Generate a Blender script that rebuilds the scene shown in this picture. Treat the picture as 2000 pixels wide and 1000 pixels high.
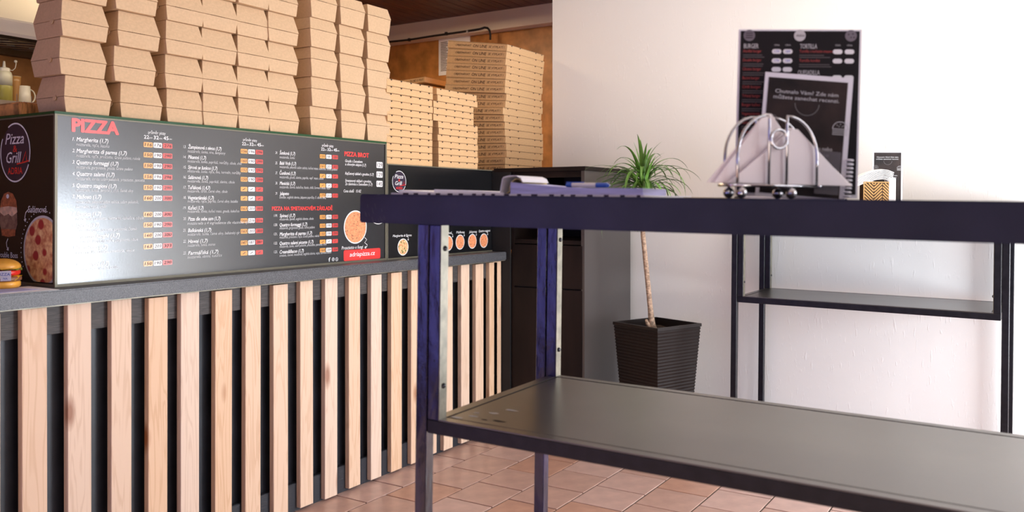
import bpy, bmesh, math, random
from mathutils import Vector, Matrix
random.seed(7)
R = math.radians
C = bpy.context.scene.collection
for o in list(bpy.data.objects): bpy.data.objects.remove(o)
sc = bpy.context.scene
# ------------------------------------------------------------------ camera, light, exposure
# world frame: x runs along the counter, y goes into the counter, z up; the camera stands over the origin
EYE = 1.15; F = 1684.0
CA, SA = 0.8465, 0.5324
cam = bpy.data.cameras.new('camera'); co = bpy.data.objects.new('camera', cam); C.objects.link(co)
co.location = (0, 0, EYE); co.rotation_euler = (R(90), 0, -math.atan2(CA, SA))
cam.sensor_width = 36; cam.lens = 36*F/2000; cam.shift_y = -0.05; cam.clip_start = .02
cam.dof.use_dof = True; cam.dof.focus_distance = 3.1; cam.dof.aperture_fstop = 4.5
sc.camera = co
sc.view_settings.view_transform = 'Standard'; sc.view_settings.look = 'None'
sc.view_settings.gamma = 1; sc.view_settings.use_curve_mapping = False
sc.view_settings.exposure = -.26
w = bpy.data.worlds.new('sky'); sc.world = w; w.use_nodes = True
bg = w.node_tree.nodes['Background']; bg.inputs[0].default_value = (.33, .40, 1, 1); bg.inputs[1].default_value = 1.0
def sun(e, d, ang, col):
    l = bpy.data.lights.new('sun', 'SUN'); l.energy = e; l.angle = R(ang); l.color = col
    o = bpy.data.objects.new('sun', l); C.objects.link(o)
    o.rotation_euler = Vector(d).to_track_quat('-Z', 'Y').to_euler(); return o
def area(name, loc, d, sx, sy, e, col):
    l = bpy.data.lights.new(name, 'AREA'); l.shape = 'RECTANGLE'; l.size = sx; l.size_y = sy; l.energy = e; l.color = col
    o = bpy.data.objects.new(name, l); C.objects.link(o); o.location = loc
    o.rotation_euler = Vector(d).to_track_quat('-Z', 'Y').to_euler(); return o
sun(17, (1, .35, -.62), 1.5, (1, .95, .88))
# daylight through the shop window in the facade (y = -1.4): bright street below, shaded awning above
area('daylight_sunlit_street', (3.50, -1.47, .70), (0, 1, 0), .95, .90, 122, (.84, .92, 1))
area('daylight_street', (2.05, -1.47, .72), (0, 1, 0), 1.9, .95, 32, (.95, .97, 1))
area('daylight_awning', (2.55, -1.47, 1.72), (0, 1, 0), 2.9, .95, 38, (1, .96, .90))
# unseen blue light added left of the counter to glint on the table paint
area('added_blue_glint', (-.95, 2.25, .80), (.817, -.59, 0), .9, .85, 8.5, (.20, .20, 1))
# warm lamps over the kitchen
area('kitchen_lamp', (2.6, 3.4, 2.52), (0, 0, -1), 1.2, .2, 16, (1, .78, .52))
area('hood_fill_light', (2.1, 3.75, 1.80), (0, .35, -1), .7, .1, 1.1, (1, .8, .55))  # unseen warm fill added to brighten the wall and shelf under the hood
area('kitchen_lamp', (4.3, 3.6, 2.52), (0, 0, -1), .9, .2, 34, (1, .74, .46))
area('room_lamp', (3.2, .5, 2.55), (0, 0, -1), .3, 1.2, 13, (1, .86, .68))

# ------------------------------------------------------------------ helpers
def cw(x, Y, z=0): return Vector((SA*x + CA*Y, -CA*x + SA*Y, z))
def on_y(u, v, y0):                     # pixel -> (x, z) on the upright plane y = y0
    a = (u-1000)/F; Y = y0/(SA - CA*a); return Y*(SA*a+CA), EYE + (400-v)/F*Y
def on_x(u, v, x0):                     # pixel -> (y, z) on the upright plane x = x0
    a = (u-1000)/F; Y = x0/(SA*a+CA); return Y*(SA-CA*a), EYE + (400-v)/F*Y

def mat(name, col, rough=.6, metal=0, spec=.5, noise=None, bump=None, ior=None, coat=0, **k):
    m = bpy.data.materials.new(name); m.use_nodes = True
    nt = m.node_tree; b = nt.nodes['Principled BSDF']
    b.inputs['Base Color'].default_value = (*col, 1); b.inputs['Roughness'].default_value = rough
    b.inputs['Metallic'].default_value = metal; b.inputs['Specular IOR Level'].default_value = spec
    if ior: b.inputs['IOR'].default_value = ior
    if coat: b.inputs['Coat Weight'].default_value = coat; b.inputs['Coat Roughness'].default_value = .05
    tc = nt.nodes.new('ShaderNodeTexCoord')
    mp = nt.nodes.new('ShaderNodeMapping'); nt.links.new(tc.outputs['Object'], mp.inputs[0])
    mp.inputs['Scale'].default_value = k.get('stretch', (1, 1, 1))
    if noise:                            # (scale, amount, detail)
        n = nt.nodes.new('ShaderNodeTexNoise'); n.inputs['Scale'].default_value = noise[0]; n.inputs['Detail'].default_value = noise[2] if len(noise) > 2 else 4
        nt.links.new(mp.outputs[0], n.inputs[0])
        r = nt.nodes.new('ShaderNodeValToRGB'); nt.links.new(n.outputs[0], r.inputs[0])
        a = noise[1]; c2 = k.get('col2')
        r.color_ramp.elements[0].position = .35; r.color_ramp.elements[1].position = .65
        r.color_ramp.elements[0].color = (*(c2 if c2 else [max(0, c*(1-a)) for c in col]), 1)
        r.color_ramp.elements[1].color = (*[min(1, c*(1+a)) for c in col], 1)
        nt.links.new(r.outputs[0], b.inputs['Base Color'])
    if bump:                             # (scale, strength, distance)
        n = nt.nodes.new('ShaderNodeTexNoise'); n.inputs['Scale'].default_value = bump[0]; n.inputs['Detail'].default_value = 5
        nt.links.new(mp.outputs[0], n.inputs[0])
        bp = nt.nodes.new('ShaderNodeBump'); bp.inputs['Strength'].default_value = bump[1]; bp.inputs['Distance'].default_value = bump[2]
        nt.links.new(n.outputs[0], bp.inputs['Height']); nt.links.new(bp.outputs[0], b.inputs['Normal'])
    return m

def plaster(name, col):
    m = mat(name, col, .85); nt = m.node_tree; b = nt.nodes['Principled BSDF']
    tc = nt.nodes['Texture Coordinate']
    prev = None
    for i, (rot, st, sc_, th) in enumerate([((.55, 0, 0), (1, 1, .2), 95, .64), ((-.7, 0, 0), (1, 1, .2), 80, .65), ((0, 0, 0), (1, 1, 1), 5, .0)]):
        mp = nt.nodes.new('ShaderNodeMapping'); mp.inputs['Rotation'].default_value = rot; mp.inputs['Scale'].default_value = st
        nt.links.new(tc.outputs['Object'], mp.inputs[0])
        n = nt.nodes.new('ShaderNodeTexNoise'); n.inputs['Scale'].default_value = sc_; n.inputs['Detail'].default_value = 3
        nt.links.new(mp.outputs[0], n.inputs[0])
        mr = nt.nodes.new('ShaderNodeMapRange'); nt.links.new(n.outputs[0], mr.inputs[0])
        mr.inputs[1].default_value = th; mr.inputs[2].default_value = th+.1 if th else 1
        if prev:
            ad = nt.nodes.new('ShaderNodeMath'); ad.operation = 'ADD'
            nt.links.new(prev, ad.inputs[0]); nt.links.new(mr.outputs[0], ad.inputs[1]); prev = ad.outputs[0]
        else: prev = mr.outputs[0]
    bp = nt.nodes.new('ShaderNodeBump'); bp.inputs['Strength'].default_value = .35; bp.inputs['Distance'].default_value = .0020
    nt.links.new(prev, bp.inputs['Height']); nt.links.new(bp.outputs[0], b.inputs['Normal'])
    return m

def pine(name, light=(.74, .515, .355), dark=(.60, .37, .22)):
    m = mat(name, light, .55); nt = m.node_tree; b = nt.nodes['Principled BSDF']; tc = nt.nodes['Texture Coordinate']
    oi = nt.nodes.new('ShaderNodeObjectInfo')
    mu = nt.nodes.new('ShaderNodeVectorMath'); mu.operation = 'SCALE'; mu.inputs[0].default_value = (17, 31, 23)
    nt.links.new(oi.outputs['Random'], mu.inputs['Scale'])
    ad = nt.nodes.new('ShaderNodeVectorMath'); nt.links.new(tc.outputs['Object'], ad.inputs[0]); nt.links.new(mu.outputs[0], ad.inputs[1])
    mp = nt.nodes.new('ShaderNodeMapping'); mp.inputs['Scale'].default_value = (1, 1, .07); nt.links.new(ad.outputs[0], mp.inputs[0])
    n = nt.nodes.new('ShaderNodeTexNoise'); n.inputs['Scale'].default_value = 26; n.inputs['Detail'].default_value = 2; n.inputs['Distortion'].default_value = .6
    nt.links.new(mp.outputs[0], n.inputs[0])
    wv = nt.nodes.new('ShaderNodeMath'); wv.operation = 'MULTIPLY'; wv.inputs[1].default_value = 42; nt.links.new(n.outputs[0], wv.inputs[0])
    sn = nt.nodes.new('ShaderNodeMath'); sn.operation = 'SINE'; nt.links.new(wv.outputs[0], sn.inputs[0])
    mr = nt.nodes.new('ShaderNodeMapRange'); nt.links.new(sn.outputs[0], mr.inputs[0]); mr.inputs[1].default_value = .1; mr.inputs[2].default_value = 1.15
    mr.inputs[4].default_value = .62
    c1 = nt.nodes.new('ShaderNodeMixRGB'); nt.links.new(mr.outputs[0], c1.inputs[0]); c1.inputs[1].default_value = (*light, 1); c1.inputs[2].default_value = (*dark, 1)
    # knots
    mk = nt.nodes.new('ShaderNodeMapping'); mk.inputs['Scale'].default_value = (1.0, 1.0, .36); nt.links.new(ad.outputs[0], mk.inputs[0])
    vo = nt.nodes.new('ShaderNodeTexVoronoi'); vo.inputs['Scale'].default_value = 8; nt.links.new(mk.outputs[0], vo.inputs['Vector'])
    kr = nt.nodes.new('ShaderNodeMapRange'); nt.links.new(vo.outputs['Distance'], kr.inputs[0]); kr.inputs[1].default_value = .17; kr.inputs[2].default_value = .06
    c2 = nt.nodes.new('ShaderNodeMixRGB'); nt.links.new(kr.outputs[0], c2.inputs[0]); nt.links.new(c1.outputs[0], c2.inputs[1]); c2.inputs[2].default_value = (.36, .15, .07, 1)
    hs = nt.nodes.new('ShaderNodeHueSaturation'); nt.links.new(c2.outputs[0], hs.inputs['Color'])
    m2 = nt.nodes.new('ShaderNodeMapRange'); nt.links.new(oi.outputs['Random'], m2.inputs[0]); m2.inputs[3].default_value = .78; m2.inputs[4].default_value = 1.12
    nt.links.new(m2.outputs[0], hs.inputs['Saturation']); nt.links.new(hs.outputs[0], b.inputs['Base Color'])
    return m

def pizza_mat(name, blob, cheese, crust_noise=55, blob_scale=26, blob_th=.33):
    m = mat(name, cheese, .35, noise=(crust_noise, .35, 4), col2=(.62, .22, .10)); nt = m.node_tree; b = nt.nodes['Principled BSDF']
    src = b.inputs['Base Color'].links[0].from_socket
    tc = nt.nodes['Texture Coordinate']
    vo = nt.nodes.new('ShaderNodeTexVoronoi'); vo.inputs['Scale'].default_value = blob_scale; nt.links.new(tc.outputs['Object'], vo.inputs['Vector'])
    mr = nt.nodes.new('ShaderNodeMapRange'); nt.links.new(vo.outputs['Distance'], mr.inputs[0]); mr.inputs[1].default_value = blob_th; mr.inputs[2].default_value = blob_th-.08
    mx = nt.nodes.new('ShaderNodeMixRGB'); nt.links.new(mr.outputs[0], mx.inputs[0]); nt.links.new(src, mx.inputs[1]); mx.inputs[2].default_value = (*blob, 1)
    nt.links.new(mx.outputs[0], b.inputs['Base Color'])
    return m

M = {}
M['plaster'] = plaster('white_plaster', (.86, .83, .785))
M['ceiling_white'] = mat('ceiling_paint', (.8, .77, .72), .9)
M['ceiling_wood'] = mat('dark_ceiling_boards', (.10, .035, .022), .5, noise=(6, .5), stretch=(1, 14, 1), bump=(30, .3, .003))
M['plywood'] = mat('orange_plywood', (.40, .17, .045), .5, noise=(9, .28), bump=(60, .15, .001))
M['beam'] = mat('pale_beam', (.78, .68, .56), .8, bump=(12, .5, .006))
M['tile'] = mat('terracotta_tile', (.47, .295, .235), .33, noise=(14, .10), bump=(160, .25, .0006))
M['tile_b'] = mat('terracotta_tile_pink', (.51, .335, .28), .33, noise=(14, .10), bump=(160, .25, .0006))
M['tile_c'] = mat('terracotta_tile_orange', (.47, .265, .19), .33, noise=(14, .10), bump=(160, .25, .0006))
M['grout'] = mat('dark_grout', (.10, .075, .062), .9)
M['pine'] = pine('pine_slat')
M['black_panel'] = mat('black_chalk_panel', (.016, .018, .024), .42, noise=(9, .3), bump=(60, .2, .001))
M['plinth'] = mat('black_plinth', (.02, .023, .03), .45, stretch=(1, 1, 8), bump=(40, .4, .002))
M['rail'] = mat('charcoal_rail', (.055, .048, .045), .55, stretch=(1, 1, 12), noise=(30, .35), bump=(40, .5, .002))
M['granite'] = mat('grey_granite', (.075, .075, .082), .42, noise=(420, .7, 2), bump=(420, .2, .0005))
M['foil'] = mat('black_glossy_foil', (.012, .012, .014), .22, spec=1, bump=(140, .5, .00016))
M['foil2'] = mat('black_satin_foil', (.008, .008, .009), .2, spec=.4, bump=(170, .2, .0002))
M['alu'] = mat('brushed_edge_strip', (.17, .155, .11), .45, .3)
M['glass_edge'] = mat('green_glass_edge', (.010, .065, .018), .3, spec=.3, bump=(200, .4, .002))
M['kraft'] = mat('kraft_cardboard', (.59, .40, .235), .75, noise=(130, .05), bump=(260, .1, .0005))
M['kraft2'] = mat('pizza_box_cardboard', (.62, .385, .19), .75, noise=(130, .06), bump=(260, .1, .0005))
M['hole'] = mat('dark_cut', (.03, .016, .008), .9)
M['print_dark'] = mat('dark_print', (.07, .04, .025), .8)
M['white'] = mat('white_print', (.85, .85, .85), .22, spec=1)
M['white2'] = mat('pale_print', (.58, .58, .58), .22, spec=1)
M['red'] = mat('red_print', (.78, .035, .03), .22, spec=1)
M['orange'] = mat('orange_tag', (.80, .36, .07), .24, spec=1)
M['redtag'] = mat('red_tag', (.66, .05, .04), .24, spec=1)
M['white_tag'] = M['white']; M['disc_rim'] = M['white']; M['banner'] = M['red']
M['ink'] = mat('marker_ink', (.03, .015, .02), .5)
M['plum'] = mat('plum_print', (.028, .018, .038), .3)
M['card_black'] = mat('black_card_print', (.012, .010, .011), .55, spec=.2)
M['brown_print'] = mat('dark_brown_photo_print', (.022, .015, .013), .5, spec=.2, noise=(14, .9), col2=(.014, .012, .012))
M['navy'] = mat('navy_black_table_paint', (.011, .0105, .020), .42, spec=.5, noise=(7, .5), bump=(26, .35, .003))
M['leg_blue_sheen'] = mat('black_enamel_blue_sheen', (.014, .012, .040), .20, spec=.6, noise=(22, .6), col2=(.006, .005, .014), bump=(34, .8, .004), stretch=(1, 1, .35))  # blue light on the black table legs is put into this tint
M['black_frame'] = mat('black_enamel', (.006, .006, .008), .35, spec=.3, noise=(40, .4), bump=(120, .3, .001))
M['shelf'] = mat('satin_black_shelf', (.045, .038, .030), .34, spec=.8, noise=(5, .2), coat=.5)
M['shelf'].node_tree.nodes['Principled BSDF'].inputs['Coat Roughness'].default_value = .26
M['pale_metal'] = mat('pale_lit_plate', (.20, .18, .13), .38, .3, noise=(40, .25), bump=(60, .3, .001))  # on the table posts this pale base colour carries the window light
M['bolt'] = mat('dark_bolt', (.05, .05, .055), .3, .8)
M['scuff'] = mat('pale_scuff', (.5, .5, .5), .7)
M['chrome'] = mat('chrome_wire', (.50, .49, .50), .12, 1)
M['napkin'] = mat('paper_napkin', (.86, .80, .78), .9, bump=(90, .2, .001))
M['napkin2'] = mat('bright_paper_napkin', (.88, .87, .85), .9)
M['paper'] = mat('white_paper', (.80, .79, .82), .8)
M['paper_edge'] = mat('lilac_page_edges', (.42, .42, .66), .8, stretch=(1, 1, 60), noise=(12, .2))
M['yellow_pages'] = mat('yellow_copy_pages', (.72, .55, .20), .8)
M['blue'] = mat('blue_plastic', (.02, .09, .42), .25)
M['gold'] = mat('brushed_gold', (.40, .23, .085), .38, .8)
M['gold_dark'] = mat('gold_recess', (.10, .05, .018), .6, .2)
M['cabinet'] = mat('black_brown_veneer', (.013, .0075, .006), .5, spec=.2, noise=(8, .4), stretch=(1, 1, .2), bump=(90, .15, .0006))
M['cabinet_side'] = mat('black_brown_side_sheen', (.05, .043, .04), .3, spec=.8)  # same veneer, with the grey reflection on this side lifted into the colour
M['cab_in'] = mat('dark_interior', (.006, .005, .005), .7)
M['planter'] = mat('brown_planter', (.014, .0085, .007), .45, spec=.25)
M['soil'] = mat('soil', (.05, .03, .02), .95, noise=(60, .6), bump=(60, 1, .01))
M['bark'] = mat('pale_bark', (.42, .29, .20), .85, noise=(60, .4), bump=(70, .8, .004), stretch=(1, 1, 2))
M['leaf'] = mat('leaf_green', (.10, .22, .035), .38, noise=(20, .35))
M['leaf_dry'] = mat('leaf_dry_tip', (.45, .29, .13), .7)
M['pizza_sal'] = pizza_mat('pizza_photo_salami', (.42, .03, .035), (.80, .50, .24), 60, 19, .33)
M['pizza_a'] = pizza_mat('pizza_photo_mushroom', (.13, .04, .02), (.72, .27, .12), 120, 85, .26)
M['pizza_g'] = pizza_mat('pizza_photo_herbs', (.10, .15, .02), (.70, .48, .24), 120, 70, .34)
M['bun'] = mat('bun_print', (.42, .13, .05), .5, noise=(90, .3))
M['meat'] = mat('meat_print', (.10, .05, .035), .5, noise=(70, .9), col2=(.35, .22, .14))
M['cheese'] = mat('cheese_print', (.75, .5, .33), .5, noise=(40, .3))
M['toy_bun'] = mat('toy_bun_plastic', (.80, .36, .05), .25, noise=(12, .3))
M['toy_red'] = mat('toy_red_plastic', (.75, .03, .02), .25)
M['toy_yellow'] = mat('toy_yellow_plastic', (.9, .65, .04), .25)
M['toy_green'] = mat('toy_green_plastic', (.28, .40, .09), .3)
M['toy_meat'] = mat('toy_brown_plastic', (.25, .10, .05), .4)
M['wood_board'] = mat('worn_chopping_board', (.55, .27, .09), .6, noise=(20, .5), stretch=(6, 1, 1))
M['steel'] = mat('dull_steel', (.42, .38, .34), .35, .9)
M['hood'] = mat('cream_hood_paint', (.82, .78, .68), .35)
M['filter'] = mat('greasy_filter', (.09, .075, .055), .4, .6)
M['bottle'] = mat('clouded_plastic', (.62, .60, .50), .3)
M['oil'] = mat('yellow_green_sauce', (.36, .33, .08), .3)
M['jar'] = mat('amber_jar', (.42, .22, .08), .2)
M['mug'] = mat('white_ceramic', (.72, .68, .62), .2)
M['cable'] = mat('black_cable', (.012, .011, .010), .6)
M['facade'] = mat('facade_paint', (.7, .66, .62), .85)

class MB:
    def __init__(s): s.v = []; s.f = []
    def add(s, vs, fs):
        b = len(s.v); s.v += [tuple(v) for v in vs]; s.f += [tuple(b+i for i in f) for f in fs]; return s
    def box(s, x0, x1, y0, y1, z0, z1):
        return s.add([(x0, y0, z0), (x1, y0, z0), (x1, y1, z0), (x0, y1, z0), (x0, y0, z1), (x1, y0, z1), (x1, y1, z1), (x0, y1, z1)],
              [(0, 3, 2, 1), (4, 5, 6, 7), (0, 1, 5, 4), (1, 2, 6, 5), (2, 3, 7, 6), (3, 0, 4, 7)])
    def hull8(s, a, b):       # a, b: lower and upper quads (x0,x1,y0,y1,z)
        vs = []
        for q in (a, b): vs += [(q[0], q[2], q[4]), (q[1], q[2], q[4]), (q[1], q[3], q[4]), (q[0], q[3], q[4])]
        return s.add(vs, [(0, 3, 2, 1), (4, 5, 6, 7), (0, 1, 5, 4), (1, 2, 6, 5), (2, 3, 7, 6), (3, 0, 4, 7)])
    def lathe(s, prof, n=20, c=(0, 0, 0), cap=True):
        vs = []; fs = []
        for r, z in prof:
            for i in range(n): a = 2*math.pi*i/n; vs.append((c[0]+r*math.cos(a), c[1]+r*math.sin(a), c[2]+z))
        for j in range(len(prof)-1):
            for i in range(n): k = (i+1) % n; fs.append((j*n+i, j*n+k, (j+1)*n+k, (j+1)*n+i))
        if cap: fs.append(tuple(range(n-1, -1, -1))); fs.append(tuple((len(prof)-1)*n+i for i in range(n)))
        return s.add(vs, fs)
    def tube(s, pts, r, n=8, taper=None, closed=False):
        pts = [Vector(p) for p in pts]; vs = []; fs = []; N = len(pts)
        up = None
        for i, p in enumerate(pts):
            if closed: t = pts[(i+1) % N]-pts[i-1]
            else: t = pts[min(i+1, N-1)]-pts[max(i-1, 0)]
            t.normalize()
            if up is None: up = t.orthogonal().normalized()
            up = (up - t*up.dot(t)).normalized(); q = t.cross(up)
            rr = r if taper is None else r*(taper[i] if isinstance(taper, (list, tuple)) else 1+(taper-1)*i/(N-1))
            for k in range(n): a = 2*math.pi*k/n; vs.append(p+up*rr*math.cos(a)+q*rr*math.sin(a))
        for j in range(N if closed else N-1):
            for i in range(n): k = (i+1) % n; j2 = (j+1) % N; fs.append((j*n+i, j*n+k, j2*n+k, j2*n+i))
        if not closed: fs.append(tuple(range(n-1, -1, -1))); fs.append(tuple((N-1)*n+i for i in range(n)))
        return s.add(vs, fs)
    def xf(s, m): s.v = [tuple(m @ Vector(v)) for v in s.v]; return s
    def build(s, name, m, parent=None, bevel=0, smooth=False, seg=2):
        me = bpy.data.meshes.new(name); me.from_pydata(s.v, [], s.f); me.update()
        bm = bmesh.new(); bm.from_mesh(me)
        if bevel: bmesh.ops.bevel(bm, geom=list(bm.edges), offset=bevel, segments=seg, affect='EDGES', clamp_overlap=True)
        bmesh.ops.recalc_face_normals(bm, faces=bm.faces); bm.to_mesh(me); bm.free()
        if smooth or bevel:
            me.shade_smooth() if smooth else None
        o = bpy.data.objects.new(name, me); C.objects.link(o); me.materials.append(m)
        if parent: o.parent = parent
        return o
def box(name, m, x0, x1, y0, y1, z0, z1, parent=None, bevel=0):
    return MB().box(x0, x1, y0, y1, z0, z1).build(name, m, parent, bevel)
def empty(name, loc=(0, 0, 0), rz=0):
    o = bpy.data.objects.new(name, None); o.empty_display_size = .05; C.objects.link(o); o.location = loc; o.rotation_euler = (0, 0, rz); return o
def tag(o, label, cat, group=None):
    o['label'] = label; o['category'] = cat
    if group: o['group'] = group
    return o
def struct(o, label=None, cat=None):
    o['kind'] = 'structure'
    if label: o['label'] = label
    return o
def stuff(o): o['kind'] = 'stuff'; return o
def clone(root, parts, loc, rz=0, name=None):
    r = root.copy(); C.objects.link(r); r.location = loc; r.rotation_euler = (0, 0, rz)
    for p, subs in parts:
        c = p.copy(); C.objects.link(c); c.parent = r
        for q in subs: d = q.copy(); C.objects.link(d); d.parent = c
    return r

# -------- lettering: built-in font turned into flat mesh, fitted to a width and cap height
_tc = bpy.data.curves.new('lettering_source', 'FONT'); _to = bpy.data.objects.new('lettering_source', _tc); C.objects.link(_to)
def glyphs(txt, shear=0., bold=0.):
    _tc.body = txt; _tc.size = 1; _tc.shear = shear; _tc.offset = 0; _tc.resolution_u = 2; _tc.fill_mode = 'FRONT'
    dg = bpy.context.evaluated_depsgraph_get(); dg.update()
    me = bpy.data.meshes.new_from_object(_to.evaluated_get(dg))
    vs = [v.co.copy() for v in me.vertices]; fs = [tuple(p.vertices) for p in me.polygons]
    bpy.data.meshes.remove(me); return vs, fs
class Print:
    """collects flat print in (p, q) coordinates of a surface; place(p, q, lift) maps it into space"""
    def __init__(s, place): s.place = place; s.d = {}
    SPLIT = {'pizza_a', 'pizza_g', 'pizza_sal', 'orange', 'redtag', 'white_tag', 'plum', 'disc_rim', 'banner'}
    def mb(s, key):
        if key in s.SPLIT: s.d.setdefault(key, []).append(MB()); return s.d[key][-1]
        return s.d.setdefault(key, MB())
    def poly(s, key, pts, lift=.0006):
        s.mb(key).add([s.place(p, q, lift) for p, q in pts], [tuple(range(len(pts)))])
    def rect(s, key, p0, p1, q0, q1, lift=.0006, r=0):
        if not r: return s.poly(key, [(p0, q0), (p1, q0), (p1, q1), (p0, q1)], lift)
        sg = 1 if p1 > p0 else -1; r = min(r, abs(p1-p0)/2, (q1-q0)/2); pts = []
        for cx, cy, a0 in ((p1-sg*r, q0+r, -90), (p1-sg*r, q1-r, 0), (p0+sg*r, q1-r, 90), (p0+sg*r, q0+r, 180)):
            for k in range(5): a = R(a0+k*22.5); pts.append((cx+sg*r*math.cos(a), cy+r*math.sin(a)))
        s.poly(key, pts, lift)
    def disc(s, key, p, q, r, lift=.0006, n=36, ry=None):
        s.poly(key, [(p+r*math.cos(2*math.pi*i/n), q+(ry or r)*math.sin(2*math.pi*i/n)) for i in range(n)], lift)
    def stroke(s, key, pts, wd, lift=.0008, closed=False):
        m = s.mb(key); N = len(pts); L = []; Q = []
        for i in range(N):
            a = pts[i-1] if (i or closed) else pts[0]; b = pts[(i+1) % N] if (i < N-1 or closed) else pts[-1]
            dx, dy = b[0]-a[0], b[1]-a[1]; l = math.hypot(dx, dy) or 1; nx, ny = -dy/l*wd/2, dx/l*wd/2
            L.append((pts[i][0]+nx, pts[i][1]+ny)); Q.append((pts[i][0]-nx, pts[i][1]-ny))
        for i in range(N if closed else N-1):
            j = (i+1) % N
            m.add([s.place(*c, lift) for c in (L[i], L[j], Q[j], Q[i])], [(0, 1, 2, 3)])
    def arc(s, key, p, q, r, wd, a0=0, a1=360, lift=.0008, ry=None, n=40):
        s.stroke(key, [(p+r*math.cos(R(a0+(a1-a0)*i/n)), q+(ry or r)*math.sin(R(a0+(a1-a0)*i/n))) for i in range(n+1)], wd, lift)
    def text(s, key, txt, p0, p1, q, cap, shear=0., bold=0., lift=.0009, rot=0, wscale=1):
        vs, fs = glyphs(txt, shear, bold)
        if not vs: return
        mx = max(v.x for v in vs); mn = min(v.x for v in vs); k = (p1-p0)/(mx-mn); h = cap/.70
        c, sn = math.cos(rot), math.sin(rot)
        out = []
        for v in vs:
            a, b = (v.x-mn)*k, v.y*h
            out.append(s.place(p0+a*c-b*sn, q+a*sn+b*c, lift))
        if bold:
            e = bold*h*.5
            for kk, (dx, dz) in enumerate(((-e, 0), (e, 0), (0, e*.7), (0, -e*.7), (-e*.7, -e*.6), (e*.7, e*.6), (-e*.7, e*.6), (e*.7, -e*.6)) if bold > .05 else ((-e, 0), (e, 0), (0, e*.7), (0, -e*.7))):
                s.mb(key).add([s.place(*q3) for q3 in [(p0+((v.x-mn)*k)*c-(v.y*h)*sn+dx, q+((v.x-mn)*k)*sn+(v.y*h)*c+dz, lift-.00006*(kk+1)) for v in vs]], fs)
        s.mb(key).add(out, fs)
    def build(s, names, mats, parent):
        for key, m in s.d.items():
            for q in (m if isinstance(m, list) else [m]):
                o = q.build(names.get(key, 'lettering'), mats.get(key) or M[key], parent)
                if not isinstance(m, list): stuff(o)

# ================================================================== THE ROOM
WALL = 4.29; KW = 5.45; CEIL = 2.6
# floor: grout bed with single tiles laid in running bond
floor = struct(box('floor', M['grout'], -2.2, KW+.1, -1.6, 4.85, -.06, -.004))
P_ = .2185; rows0 = 2.249
tm = []
for key in ('tile', 'tile_b', 'tile_c'):
    o = MB().box(0, P_-.007, 0, P_-.007, -.012, 0).build('tile', M[key], None, bevel=.0012, seg=1); tm.append(o.data); bpy.data.objects.remove(o)
far_tiles = MB(); cnt = 0
for j in range(-17, 2):
    y0 = rows0 - P_ + j*P_ + P_
    if y0 < -1.5: continue
    off = .5*P_ if j % 2 else 0
    for i in range(-22, 18):
        x0 = 2.523 + off + i*P_
        x1 = x0+P_-.007
        if x1 > WALL: continue
        inview = x0 > 2.0 and y0 > -.35 and y0 < 2.42 and x0 > 2.0
        if y0 > 2.44: continue
        if inview and cnt < 290:
            o = bpy.data.objects.new('tile', tm[random.choice((0, 0, 1, 1, 2))]); C.objects.link(o)
            o.location = (x0, y0, random.uniform(-.0006, .0006)); o.parent = floor; cnt += 1
        elif x0 > -2.1:
            far_tiles.box(x0, x1, y0, y0+P_-.007, -.012, 0)
stuff(far_tiles.build('tile_field', M['tile'], floor))
struct(box('ceiling', M['ceiling_white'], -2.2, WALL+.15, -1.6, 2.5, CEIL, CEIL+.05))
kc = struct(box('ceiling_kitchen', M['ceiling_wood'], -2.2, KW+.1, 2.5, 4.85, CEIL, CEIL+.05))
for i in range(24):
    y = 2.5+i*.095
    box('board', M['ceiling_wood'], -2.2, KW, y+.003, y+.092, CEIL-.012, CEIL, kc)
struct(box('wall_back', M['plaster'], WALL, WALL+.14, -1.6, 2.425, 0, CEIL), 'rough white plastered wall behind the tall tables')
# kitchen walls
kb = struct(box('wall_kitchen_back', M['plywood'], KW, KW+.1, 2.0, 4.85, 0, CEIL), 'orange-brown plywood wall behind the kitchen')
for yy in (2.68, 3.25, 3.8):
    box('panel_joint', M['hole'], KW-.002, KW, yy, yy+.006, 1.1, 2.28, kb)
box('panel_joint', M['hole'], KW-.002, KW, 3.25, 3.8, 2.02, 2.026, kb)
struct(box('trim_beam', M['beam'], KW-.10, KW, 2.0, 4.85, 2.45, CEIL-.012), 'rough pale beam under the dark ceiling')
ks = struct(MB().box(-2.2, 3.5, 4.2, 4.3, 0, CEIL).box(3.4, 3.5, 4.3, 4.75, 0, CEIL).box(3.4, KW+.1, 4.75, 4.85, 0, CEIL).build('wall_kitchen_side', M['plywood']))
for xx in (2.07,): box('panel_joint', M['hole'], xx, xx+.006, 4.197, 4.2, 1.2, 2.3, ks)
# facade with the shop window (out of frame, mirrored in the menu board)
fc = struct(MB().box(-2.2, 1.05, -1.55, -1.4, 0, CEIL).box(4.30, WALL+.14, -1.55, -1.4, 0, CEIL).box(1.05, 4.30, -1.55, -1.4, 2.22, CEIL).box(1.05, 4.30, -1.55, -1.4, 0, .22).build('wall_facade', M['facade']))
wf = MB()
for x in (1.05, 2.0, 3.0, 3.98): wf.box(x, x+(.16 if x > 3.5 else .07), -1.44, -1.36, .22, 2.22)
wf.box(1.05, 4.30, -1.44, -1.36, 1.20, 1.26)
struct(wf.build('window_1', M['cabinet']))
rw = MB().box(-2.35, -2.2, -1.55, -1.2, 0, CEIL).box(-2.35, -2.2, 2.3, 4.3, 0, CEIL).box(-2.35, -2.2, -1.2, 2.3, 1.9, CEIL).box(-2.35, -2.2, -1.2, 2.3, 0, .2)  # unseen rear wall, put in to keep the sun off the left slats
struct(rw.build('wall_rear', M['facade']))
# pavement outside
struct(box('floor_street', M['facade'], -6, 9, -8, -1.56, -.12, -.06))
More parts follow.
